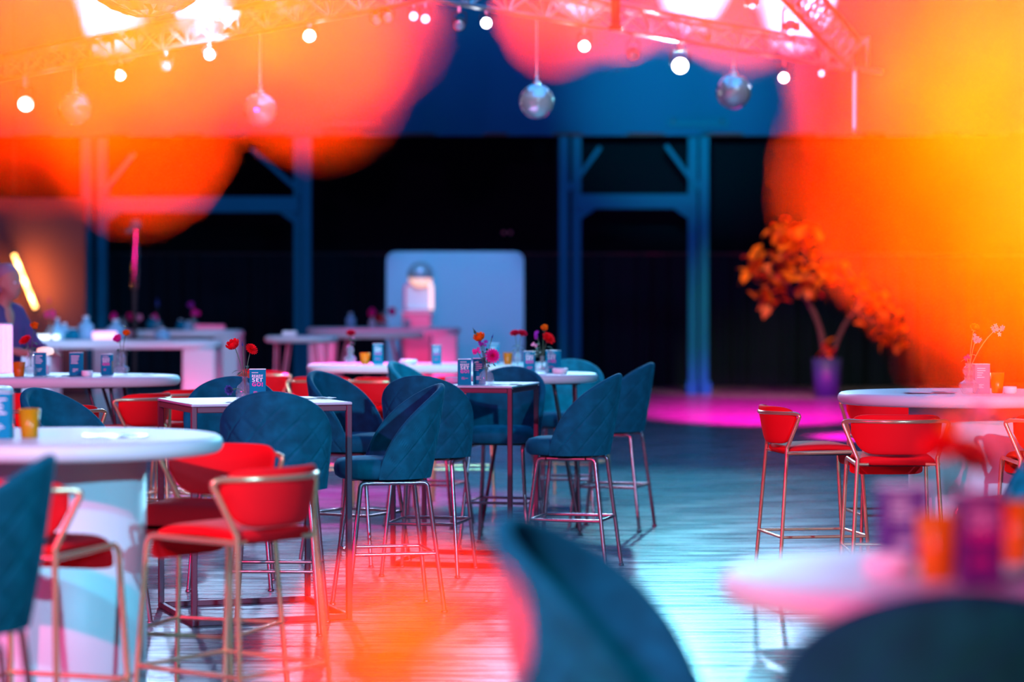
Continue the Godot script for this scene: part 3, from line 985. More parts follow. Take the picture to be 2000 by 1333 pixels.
func white_table(label: String, p: Vector3, rx: float, rz: float, y: float, t: float, legs: String, e := 2.0, m := "dark steel") -> Node3D:
	var o := thing("white_bar_table", label, "table", p, 0.0, "white bar tables")
	part(o, "tabletop", slab(rx, rz, y, t, e), M["white lacquer"])
	var u := y - t
	if legs == "drum":
		part(o, "pedestal", lathem([Vector2(0.001, 0.0), Vector2(0.98, 0.0), Vector2(1.0, 0.012), Vector2(1.0, u), Vector2(0.001, u)], 48, Vector3.ZERO, minf(rx, 0.6) * 0.55, minf(rz, 0.6) * 0.5), M["white lacquer"])
	elif legs == "slabs":
		for s in [-1.0, 1.0]:
			part(o, "slab_leg", boxm(Vector3(s * rx * 0.8, u / 2, 0), Vector3(rx * 0.32, u, rz * 1.5), 0.02), M["white lacquer"])
	else:
		for s in [-1.0, 1.0]:
			for f in [-1.0, 1.0]:
				var top1 := Vector3(s * rx * 0.5 - 0.07, u, f * rz * 0.45)
				var top2 := Vector3(s * rx * 0.5 + 0.07, u, f * rz * 0.45)
				var foot := Vector3(s * rx * 0.72, 0.012, f * rz * 0.72)
				var lg := part(o, "hairpin_leg", tubem(fillet([top1, foot, top2], 0.03, 4), 0.011, 8), M[m])
				part(lg, "foot", lathem([Vector2(0.012, 0.02), Vector2(0.018, 0.0), Vector2(0.001, 0.0)], 10, Vector3(foot.x, 0, foot.z)), M["dark foot"])
			part(o, "mounting_plate", boxm(Vector3(s * rx * 0.5, u - 0.005, 0), Vector3(0.2, 0.01, rz * 1.1), 0.002), M[m])
	return o

func tables() -> void:
	square_table("near square bar table with copper dark frame holding the red flower vase", Vector3(-1.262, 0, -11.77), 20.0, 0.78)
	square_table("far square bar table with copper dark frame holding the mixed bouquet", Vector3(-0.27, 0, -14.16), -13.0, 0.72)
	white_table("large round white table with white pedestal at the near left", G(100, 8.5), 0.6, 0.6, 1.05, 0.062, "drum")
	white_table("white table with dark hairpin legs at the left, crowded with cards", G(62, 15.5), 0.95, 0.55, 1.05, 0.065, "hairpin")
	white_table("rounded white table end just inside the left edge", G(-118, 13.4), 0.4, 0.4, 1.05, 0.05, "drum")
	white_table("white table with slab legs far left, full of glassware", G(236, 28.4), 1.2, 0.5, W(0, 664, 28.4).y, 0.1, "slabs", 3.0)
	white_table("white table furthest back at the left behind the slab leg table", G(330, 34.0), 1.05, 0.5, W(0, 645, 34.0).y, 0.1, "slabs", 3.0)
	white_table("small white table on pink trestle legs left of the red backs", G(589, 27.0), 0.41, 0.4, W(0, 656, 27.0).y, 0.075, "hairpin", 2.0, "rosy steel")
	white_table("pink lit white table furthest back before the pale panel", G(750, 36.0), 1.14, 0.45, W(0, 640, 36.0).y, 0.09, "slabs", 3.0)
	white_table("white table on pink legs before the pink lit table", G(722, 31.0), 0.7, 0.4, W(0, 649, 31.0).y, 0.08, "hairpin", 2.0, "rosy steel")
	white_table("long white table behind the far square table", G(872, 18.4), 1.06, 0.42, 1.05, 0.062, "hairpin", 3.0)
	white_table("round white table with dark hairpin legs behind the far square table", G(1035, 16.0), 0.45, 0.45, 1.05, 0.06, "hairpin")
	white_table("white table at the right with crystal vase, tinted by the orange blur", G(1900, 12.6), 0.7, 0.6, 1.05, 0.062, "drum")
	white_table("blurred pink white round table in the right foreground", G(1945, 4.2), 0.475, 0.47, 1.05, 0.05, "drum")
	# pink uplighters standing by the far tables
	for q in [[690, 35.2, "left"], [838, 35.2, "right"], [350, 27.6, "leftmost"]]:
		var up: Node3D = thing("floor_uplight", "small pink floor uplight by the far white tables, %s one" % q[2], "uplight", G(q[0], q[1]), 0.0, "pink floor uplights")
		part(up, "case", boxm(Vector3(0, 0.06, 0), Vector3(0.2, 0.12, 0.2), 0.02), M["black metal"])
		part(up, "lens_lamp", boxm(Vector3(0, 0.125, 0), Vector3(0.16, 0.012, 0.16), 0.004), M["lamp pink"])
		omni("floor_uplight_light", G(q[0], q[1], 0.3), lin(1.0, 0.02, 0.25), 0.65 if q[0] > 400 else 0.35, 0.08)

# ------------------------------------------------------------------ things on the tables
func text(parent: Node, words: String, m: Material, p: Vector3, height: float, wide: float, called := "lettering") -> void:
	var t := TextMesh.new()
	var f := SystemFont.new()
	f.font_names = PackedStringArray(["Droid Sans"])
	f.font_weight = 700
	t.font = f
	t.text = words
	t.font_size = 64
	t.depth = 0.0
	t.pixel_size = 0.001
	t.curve_step = 2.0
	var ab := t.get_aabb()
	t.depth = 0.02
	var o := part(parent, called, t, m)
	var sx := wide / maxf(ab.size.x, 0.001)
	var sy := height / maxf(ab.size.y, 0.001)
	o.scale = Vector3(sx, sy, 0.03)
	o.position = p - Vector3((ab.position.x + ab.size.x / 2) * sx, (ab.position.y + ab.size.y / 2) * sy, 0)

func lines(parent: Node, m: Material, p: Vector3, w: float, n: int, gap: float, called := "printed_text") -> void:
	var st := S()
	for i in n:
		var k := w * rng.randf_range(0.45, 1.0)
		box(st, p + Vector3(-(w - k) / 2, -gap * i, 0), Vector3(k, gap * 0.35, 0.0006), 0.0001)
	part(parent, called, st, m)

func menu(label: String, p: Vector3, turn: float, front: bool, w := 0.075, h := 0.155, dep := 0.05, m := "teal card", glass_print := false) -> void:
	var o := thing("menu_card", label, "menu card", p, turn, "folded menu cards on the tables")
	part(o, "card", boxm(Vector3(0, h / 2, 0), Vector3(w, h, dep), 0.0015), M[m])
	var z := dep / 2 + 0.0004
	part(o, "top_edge", boxm(Vector3(0, h - 0.001, 0), Vector3(w * 1.01, 0.003, dep * 1.01), 0.0005), M["white print"])
	if front:
		lines(o, M["white print"], Vector3(0, h * 0.89, z), w * 0.7, 1, 0.008, "printed_heading")
		text(o, "READY", M["white print"], Vector3(0, h * 0.785, z), h * 0.085, w * 0.68)
		text(o, "SET", M["white print"], Vector3(0, h * 0.665, z), h * 0.125, w * 0.66)
		text(o, "GO!", M["pink print"], Vector3(0, h * 0.525, z), h * 0.125, w * 0.66)
		lines(o, M["pink print"], Vector3(0, h * 0.3, z), w * 0.5, 3, h * 0.035, "printed_scribble")
	else:
		lines(o, M["white print"], Vector3(0, h * 0.85, z), w * 0.7, 5, h * 0.075)
		lines(o, M["white print"], Vector3(0, h * 0.3, z), w * 0.45, 3, h * 0.05, "printed_scribble")
	if glass_print:
		var st := S()
		st.set_smooth_group(0xFFFFFFFF)
		var x := w / 2 + 0.0006
		for k in [[0.02, 0.66, 0.5], [0.66, 0.86, 0.5]]:
			pass
		quad(st, Vector3(x, h * 0.08, -dep * 0.08), Vector3(x, h * 0.66, -dep * 0.3), Vector3(x, h * 0.66, dep * 0.3), Vector3(x, h * 0.08, dep * 0.08))
		part(o, "printed_glass", st, M["orange print"], "orange drink printed on the side")

func votive(label: String, p: Vector3, r := 0.038, h := 0.085) -> void:
	var gm := "amber glass" if label.contains("amber") or label.contains("large orange") else "orange glass"
	var o := thing("votive_glass", label, "votive glass", p, 0.0, "orange votive glasses on the tables")
	part(o, "glass", lathem([Vector2(0.001, 0.0), Vector2(r * 0.72, 0.0), Vector2(r * 0.78, 0.006), Vector2(r, h), Vector2(r * 0.93, h), Vector2(r * 0.7, 0.014), Vector2(0.001, 0.014)], 24), M[gm])
	var c := part(o, "candle", lathem([Vector2(0.001, 0.014), Vector2(r * 0.6, 0.014), Vector2(r * 0.6, 0.035), Vector2(0.001, 0.035)], 16), M["porcelain"])
	part(c, "wick", tubem([Vector3(0, 0.034, 0), Vector3(0.001, 0.044, 0)], 0.001, 5), M["dark foot"])

func ashtray(label: String, p: Vector3, r := 0.045) -> void:
	var o := thing("ashtray", label, "ashtray", p, 0.0, "white porcelain bowls on the tables")
	part(o, "bowl", lathem([Vector2(0.001, 0.0), Vector2(r * 0.8, 0.0), Vector2(r, 0.012), Vector2(r, 0.032), Vector2(r * 0.93, 0.038), Vector2(r * 0.84, 0.034), Vector2(r * 0.8, 0.01), Vector2(0.001, 0.008)], 24), M["porcelain"])
	part(o, "foot_ring", lathem([Vector2(r * 0.7, -0.0), Vector2(r * 0.7, 0.003), Vector2(r * 0.6, 0.003), Vector2(r * 0.6, 0.0)], 20), M["porcelain"])

func leaflet(label: String, p: Vector3, turn: float, w: float, l: float, m := "silver foil") -> void:
	var o := thing("leaflet", label, "leaflet", p, turn, "flat leaflets on the tables")
	var st := S()
	for i in 8:
		for j in 6:
			var f := func(a: int, b: int) -> Vector3:
				var u := a / 8.0 - 0.5
				var v := b / 6.0 - 0.5
				return Vector3(u * l, 0.0015 + 0.006 * absf(u) + 0.003 * sin(u * 9.0) * sin(u * 9.0), v * w)
			quad(st, f.call(i, j), f.call(i + 1, j), f.call(i + 1, j + 1), f.call(i, j + 1))
			quad(st, f.call(i, j) - Vector3(0, 0.0012, 0), f.call(i, j + 1) - Vector3(0, 0.0012, 0), f.call(i + 1, j + 1) - Vector3(0, 0.0012, 0), f.call(i + 1, j) - Vector3(0, 0.0012, 0))
	part(o, "sheet", st, M[m])
	part(o, "printed_block", boxm(Vector3(l * 0.2, 0.0085, 0), Vector3(l * 0.25, 0.0008, w * 0.5), 0.0002), M["dark print"])

func vase(label: String, p: Vector3, kind: int, k := 1.0) -> void:
	var o := thing("glass_vase", label, "vase", p, 0.0, "glass bud vases on the tables")
	var pr := []
	if kind == 0:
		pr = [Vector2(0.001, 0.0), Vector2(0.036, 0.0), Vector2(0.043, 0.01), Vector2(0.044, 0.045), Vector2(0.038, 0.07), Vector2(0.02, 0.085), Vector2(0.013, 0.095), Vector2(0.013, 0.11), Vector2(0.018, 0.118), Vector2(0.016, 0.118), Vector2(0.011, 0.108), Vector2(0.011, 0.095), Vector2(0.034, 0.07), Vector2(0.04, 0.045), Vector2(0.039, 0.012), Vector2(0.001, 0.008)]
	else:
		pr = [Vector2(0.001, 0.0), Vector2(0.028, 0.0), Vector2(0.03, 0.006), Vector2(0.046, 0.034), Vector2(0.044, 0.048), Vector2(0.024, 0.06), Vector2(0.02, 0.066), Vector2(0.024, 0.074), Vector2(0.02, 0.083), Vector2(0.028, 0.094), Vector2(0.03, 0.106), Vector2(0.024, 0.117), Vector2(0.015, 0.125), Vector2(0.019, 0.137), Vector2(0.016, 0.137), Vector2(0.012, 0.125), Vector2(0.025, 0.106), Vector2(0.017, 0.083), Vector2(0.017, 0.066), Vector2(0.04, 0.044), Vector2(0.026, 0.01), Vector2(0.001, 0.008)]
	for i in pr.size():
		pr[i] = pr[i] * k
	var st := S()
	if kind == 1: st.set_smooth_group(0xFFFFFFFF)
	lathe(st, pr, 12 if kind == 1 else 24)
	part(o, "glass", st, M["clear glass"])
	part(o, "water", lathem([Vector2(0.001, 0.01 * k), Vector2(0.03 * k, 0.012 * k), Vector2(0.034 * k, 0.036 * k), Vector2(0.001, 0.036 * k)], 16), M["water"])

func petals(st: SurfaceTool, n: int, ln: float, wd: float, pitch: float, curl: float, y0: float, r0: float, twist := 0.0) -> void:
	for k in n:
		var a := TAU * k / n + twist
		var rad := Vector3(cos(a), 0, sin(a))
		var tan := Vector3(-sin(a), 0, cos(a))
		var rows := []
		for i in 5:
			var v := i / 4.0
			var ph := pitch - curl * v
			var c := rad * (r0 + ln * v * cos(ph)) + Vector3(0, y0 + ln * v * sin(ph), 0)
			var w := wd * (0.35 + 1.2 * v - 0.95 * v * v) * 0.5 * (1.0 if v < 0.99 else 0.75)
			var cup := (rad * -0.25 * cos(ph + PI / 2) + Vector3.UP * 0.25 * absf(cos(ph))) * w
			rows.append([c - tan * w + cup, c, c + tan * w + cup])
		for i in 4:
			for j in 2:
				quad(st, rows[i][j], rows[i + 1][j], rows[i + 1][j + 1], rows[i][j + 1])

func bloom_mesh(kind: String, r: float) -> ArrayMesh:
	var st := S()
	match kind:
		"ranunculus":
			for i in 5:
				petals(st, 6 + i, r * (0.75 + 0.1 * i), r * 0.85, 1.35 - 0.22 * i, -1.0 + 0.12 * i, -r * 0.05 * i, r * 0.1 * (i + 1), i * 0.5)
		"poppy":
			petals(st, 5, r * 1.15, r * 1.5, 0.55, -0.7, 0, r * 0.15)
			petals(st, 5, r * 0.95, r * 1.3, 0.9, -0.6, 0, r * 0.08, 0.6)
		"rose":
			for i in 5:
				petals(st, 4 + i, r * (1.15 - 0.02 * i), r * 1.0, 1.5 - 0.13 * i, -0.2 + 0.16 * i, 0, r * 0.1 * (i + 1), i * 0.8)
		"dahlia":
			for i in 5:
				petals(st, 16 - i * 2, r * (1.0 - 0.14 * i), r * 0.36, 0.05 + 0.3 * i, -0.2, r * 0.06 * i, r * 0.08, i * 0.37)
		"sprig":
			for i in 9:
				var off := Vector3(rng.randf_range(-1, 1), rng.randf_range(-0.9, 1.1), rng.randf_range(-1, 1)) * r
				var s2 := S()
				petals(s2, 5, r * 0.5, r * 0.42, 0.4, 0.3, 0, 0.001, rng.randf() * 3.0)
				var m := s2.commit()
				st.append_from(m, 0, Transform3D(Basis(Vector3.RIGHT, rng.randf_range(0.3, 1.6)), off))
		"spike":
			for i in 12:
				var t := i / 11.0
				petals(st, 5, r * 0.55 * (1.1 - t), r * 0.4 * (1.1 - t), 0.3 + t * 0.7, -0.3, r * 3.2 * t, r * 0.06, i * 1.1)
	return done(st)

# one cut flower; its stem starts at the vase mouth
func flower(label: String, kind: String, m: String, base: Vector3, head: Vector3, r: float, leaves := 1, lean := Vector3.ZERO) -> void:
	var nm: String = {"ranunculus": "ranunculus_flower", "poppy": "poppy_flower", "rose": "rose_flower", "dahlia": "dahlia_flower", "sprig": "blossom_sprig", "spike": "flower_spike"}[kind]
	var o := thing(nm, label, "flower", base)
	var h := head - base
	var mid := Vector3(h.x * 0.3, h.y * 0.6, h.z * 0.3)
	var cv := curve(Vector3(-h.x * 0.1, -0.07, 0), mid, h, 8)
	part(o, "stem", tubem(cv, 0.0022, 6), M["green stem"])
	var b := part(o, "bloom", bloom_mesh(kind, r), M[m])
	b.position = h
	var up: Vector3 = (h - mid).normalized() + lean + Vector3(0, 0.1, 0.75)
	b.basis = Basis(Quaternion(Vector3.UP, up.normalized()))
	if kind in ["ranunculus", "poppy", "rose", "dahlia"]:
		var cal := S()
		petals(cal, 5, r * 0.45, r * 0.3, 0.3, 0.3, -r * 0.06, 0.002)
		var cp := part(b, "calyx", cal, M["green leaf"])
		cp.position.y = -0.001
	for i in leaves:
		var st := S()
		petals(st, 1, 0.05, 0.026, 0.5, 0.7, 0, 0.001, rng.randf() * TAU)
		var l := part(o, "leaf", st, M["green leaf"])
		l.position = cv[3 + i % 4]

func settings() -> void:
	var y := 1.04
	# near square table
	var v := G(478, 11.75, y)
	vase("round glass vase with red flowers on the near square table", v, 0, 1.0)
	var mouth := v + Vector3(0, 0.1, 0)
	flower("red ranunculus, left bloom in the near square table's vase", "ranunculus", "red petal", mouth, W(457, 677, 11.75), 0.03, 1)
	flower("red frilled dahlia leaning right in the near square table's vase", "dahlia", "red petal", mouth, W(490, 684, 11.75), 0.032, 2, Vector3(0.5, 0, 0.3))
	flower("pale bud between the red blooms in the near square table's vase", "spike", "blue petal", mouth, W(474, 676, 11.75), 0.01, 1)
	flower("wilted blue flower drooping from the near square table's vase", "rose", "blue petal", mouth, W(449, 762, 11.7), 0.018, 1)
	menu("teal menu card with big lettering on the near square table", G(503, 11.7, y), 4, true, 0.078, 0.155)
	ashtray("white porcelain bowl right of the card on the near square table", G(545, 11.75, y))
	leaflet("dark leaflet at the right corner of the near square table", G(612, 11.95, y), 20, 0.14, 0.2, "dark print")
	# far square table
	menu("teal menu card with big lettering on the far square table", G(907, 13.95, y), 6, true, 0.075, 0.15, 0.05, "teal card", true)
	menu("teal menu card turned sideways behind the bouquet, far square table", G(936, 14.05, y), -4, false, 0.07, 0.152)
	ashtray("white porcelain bowl at the left of the far square table", G(884, 14.2, y))
	v = G(950, 13.85, y)
	vase("glass bottle vase with the mixed bouquet on the far square table", v, 0, 1.0)
	mouth = v + Vector3(0, 0.1, 0)
	flower("orange ranunculus high in the far square table's bouquet", "ranunculus", "orange petal", mouth, W(937, 662, 13.85), 0.03, 1)
	flower("large magenta dahlia low in the far square table's bouquet", "dahlia", "pink petal", mouth, W(961, 696, 13.8), 0.042, 3, Vector3(0.2, -0.3, 0.8))
	flower("purple blossom sprig in the middle of the far square table's bouquet", "sprig", "purple petal", mouth, W(944, 672, 13.85), 0.02, 2)
	flower("pink blossom sprig at the left of the far square table's bouquet", "sprig", "pink petal", mouth, W(931, 686, 13.85), 0.02, 2)
	flower("tall green flower spike rising from the far square table's bouquet", "spike", "green leaf", mouth, W(929, 652, 13.85), 0.016, 2)
	flower("thin blue bud at the right of the far square table's bouquet", "spike", "blue petal", mouth, W(961, 660, 13.85), 0.01, 3)
	leaflet("dark leaflet at the right of the far square table", G(990, 13.95, y), -10, 0.12, 0.2, "dark print")
	# round white table behind
	y = 1.05
	menu("teal menu card with lettering on the round white table", G(1034, 15.8, y), 3, true, 0.075, 0.148, 0.05, "teal card", true)
	menu("teal menu card turned away behind the bottle vase, round white table", G(1081, 15.95, y), -30, true, 0.09, 0.15)
	v = G(1059, 15.75, y)
	vase("glass bottle vase with orange and red blooms on the round white table", v, 0, 1.0)
	mouth = v + Vector3(0, 0.1, 0)
	flower("orange poppy on top of the round white table's bouquet", "poppy", "orange petal", mouth, W(1063, 645, 15.75), 0.03, 1)
	flower("red rose leaning right in the round white table's bouquet", "rose", "red petal", mouth, W(1069, 664, 15.75), 0.033, 3, Vector3(0.4, 0, 0.3))
	flower("lilac blossom sprig at the left of the round white table's bouquet", "sprig", "purple petal", mouth, W(1048, 655, 15.75), 0.022, 3)
	flower("small pink blossom sprig low in the round white table's bouquet", "sprig", "pale pink petal", mouth, W(1044, 676, 15.75), 0.014, 3)
	v = G(1011, 16.1, y)
	vase("crystal vase with dark crimson roses on the round white table", v, 1, 1.0)
	mouth = v + Vector3(0, 0.12, 0)
	flower("left dark crimson rose in the crystal vase on the round white table", "rose", "crimson petal", mouth, W(1006, 654, 16.1), 0.025, 2)
	flower("right dark crimson rose in the crystal vase on the round white table", "rose", "crimson petal", mouth, W(1019, 654, 16.1), 0.025, 2)
	ashtray("left white porcelain bowl on the round white table", G(1008, 15.7, y))
	ashtray("right white porcelain bowl on the round white table", G(1094, 15.75, y), 0.05)
	# long white table
	votive("orange votive glass behind the round white table's crystal vase", G(992, 18.1, y), 0.036, 0.09)
	votive("amber votive glass on the left half of the long white table", G(713, 18.2, y))
	v = G(684, 18.2, y)
	vase("crystal vase with one dark rose on the long white table", v, 1, 1.05)
	flower("dark red rose in the crystal vase on the long white table", "rose", "crimson petal", v + Vector3(0, 0.12, 0), W(685, 654, 18.2), 0.028, 4)
	menu("teal menu card left of the bowl on the long white table", G(738, 18.2, y), 6, true)
	menu("teal menu card right of the bowl on the long white table", G(853, 18.2, y), -3, true, 0.068, 0.145)
	menu("teal menu card behind the mixed bouquet on the long white table", G(965, 18.3, y), 0, false)
	ashtray("wide pale green bowl on the long white table", G(798, 18.25, y), 0.065)
	# left table with hairpin legs
	votive("bright orange votive glass at the left edge, crowded table", G(37, 15.2, y), 0.04, 0.092)
	v = G(60, 15.3, y)
	vase("crystal vase with poppy and rose on the crowded left table", v, 1, 1.1)
	mouth = v + Vector3(0, 0.13, 0)
	flower("orange poppy on a tall stem on the crowded left table", "poppy", "orange petal", mouth, W(67, 642, 15.3), 0.034, 2)
	flower("red rose beside the orange poppy on the crowded left table", "rose", "red petal", mouth, W(51, 668, 15.3), 0.03, 3)
	menu("plain teal card next to the poppy vase, crowded left table", G(78, 15.35, y), 3, false, 0.075, 0.15)
	menu("plain teal card standing alone in the middle of the crowded left table", G(149, 15.3, y), -4, false, 0.08, 0.15)
	menu("teal menu card with lettering on the crowded left table", G(209, 15.5, y), -6, true, 0.07, 0.135, 0.05, "teal card", true)
	v = G(238, 15.4, y)
	vase("crystal vase with magenta tulip on the crowded left table", v, 1, 1.1)
	mouth = v + Vector3(0, 0.13, 0)
	flower("magenta tulip shaped poppy in the right vase of the crowded table", "poppy", "pink petal", mouth, W(233, 666, 15.4), 0.036, 2, Vector3(-0.4, 0, 0.2))
	flower("small orange ranunculus in the right vase of the crowded table", "ranunculus", "orange petal", mouth, W(246, 653, 15.4), 0.022, 1)
	ashtray("white porcelain bowl right of the plain card, crowded left table", G(170, 15.2, y), 0.035)
	leaflet("pale leaflet in the middle of the crowded left table", G(115, 15.2, y), 8, 0.14, 0.22)
	leaflet("dark leaflet at the right end of the crowded left table", G(272, 15.4, y), 3, 0.1, 0.2, "dark print")
	var lamp := thing("mushroom_table_lamp", "small glowing mushroom table lamp behind the poppy vase", "table lamp", G(88, 15.75, y))
	part(lamp, "shade_lamp", lathem([Vector2(0.012, 0.12), Vector2(0.05, 0.128), Vector2(0.058, 0.142), Vector2(0.05, 0.168), Vector2(0.02, 0.176), Vector2(0.001, 0.177)], 24), M["lamp peach"])
	part(lamp, "stem", tubem([Vector3(0, 0.0, 0), Vector3(0, 0.125, 0)], 0.01, 10), M["porcelain"])
	part(lamp, "base", lathem([Vector2(0.001, 0.0), Vector2(0.03, 0.0), Vector2(0.028, 0.05), Vector2(0.012, 0.07), Vector2(0.001, 0.07)], 20), M["porcelain"])
	# near left table
	votive("large orange votive glass on the near left pedestal table", G(57, 8.35, y), 0.037, 0.1)
	menu("teal card cut by the left edge on the near left pedestal table", G(2, 8.3, y), -3, false, 0.075, 0.16)
	leaflet("shiny silver leaflet lying on the near left pedestal table", G(225, 8.42, y), 6, 0.14, 0.22)
	# right table
	y = 1.05
	v = G(1893, 12.35, y)
	vase("cut crystal vase with pink blossoms on the right white table", v, 1, 1.15)
	mouth = v + Vector3(0, 0.14, 0)
	flower("arching pale pink blossom sprig on the right white table", "sprig", "pale pink petal", mouth, W(1948, 642, 12.35), 0.024, 1)
	flower("lower pale pink blossom sprig on the right white table", "sprig", "pale pink petal", mouth, W(1907, 662, 12.35), 0.018, 1)
	flower("yellow orange poppy above the crystal vase on the right table", "poppy", "orange petal", mouth, W(1902, 645, 12.4), 0.028, 1)
	flower("small magenta bud beside the crystal vase on the right table", "sprig", "pink petal", mouth, W(1889, 700, 12.35), 0.012, 0)
	menu("rosy tinted menu card beside the crystal vase on the right table", G(1917, 12.4, y), 2, false, 0.078, 0.152)
	votive("amber votive glass on the right white table", G(1948, 12.45, y), 0.036, 0.105)
	ashtray("white porcelain bowl at the right of the right white table", G(1973, 12.35, y), 0.035)
	leaflet("reddish leaflet lying on the right white table", G(1815, 12.4, y), 4, 0.14, 0.26, "rosy steel")
	# near right table, out of focus
	ashtray("blurred white porcelain bowl on the foreground right table", G(1736, 4.12, y), 0.042)
	votive("blurred amber votive glass on the foreground right table", G(1832, 4.08, y), 0.037, 0.11)
	menu("blurred dark violet card at the back of the foreground right table", G(1762, 4.42, y), 5, false, 0.08, 0.135, 0.06, "violet card")
	menu("blurred violet menu card with lettering on the foreground right table", G(1915, 4.02, y), 3, true, 0.07, 0.155, 0.05, "violet card")
	votive("blurred red orange votive glass at the right edge, foreground table", G(1985, 4.35, y), 0.035, 0.11)
	leaflet("blurred teal leaflet at the right edge of the foreground table", G(1985, 4.1, y), 4, 0.1, 0.12, "teal card")
	v = G(1866, 4.3, y)
	vase("blurred glass vase behind the foreground violet card", v, 0, 1.05)
	mouth = v + Vector3(0, 0.1, 0)
	flower("blurred red rose, left bloom on the foreground right table", "rose", "red petal", mouth, W(1840, 885, 4.3), 0.03, 2)
	flower("blurred crimson rose, right bloom on the foreground right table", "rose", "crimson petal", mouth, W(1890, 905, 4.3), 0.034, 3)
	flower("blurred yellow orange ranunculus on the foreground right table", "ranunculus", "orange petal", mouth, W(1855, 842, 4.3), 0.018, 1)
	flower("blurred pink bud on a tall stem, foreground right table", "sprig", "pale pink petal", mouth, W(1920, 800, 4.3), 0.014, 1)
	far_glassware()

func bottle(label: String, p: Vector3, r: float, h: float, m: String) -> void:
	var o := thing("bottle", label, "bottle", p, 0.0, "bottles and jars on the far tables")
	part(o, "body", lathem([Vector2(0.001, 0.0), Vector2(r, 0.0), Vector2(r, h * 0.62), Vector2(r * 0.45, h * 0.75), Vector2(r * 0.4, h * 0.95), Vector2(0.001, h * 0.95)], 16), M[m])
	part(o, "cap", lathem([Vector2(r * 0.45, h * 0.93), Vector2(r * 0.45, h), Vector2(0.001, h)], 12), M["porcelain"])

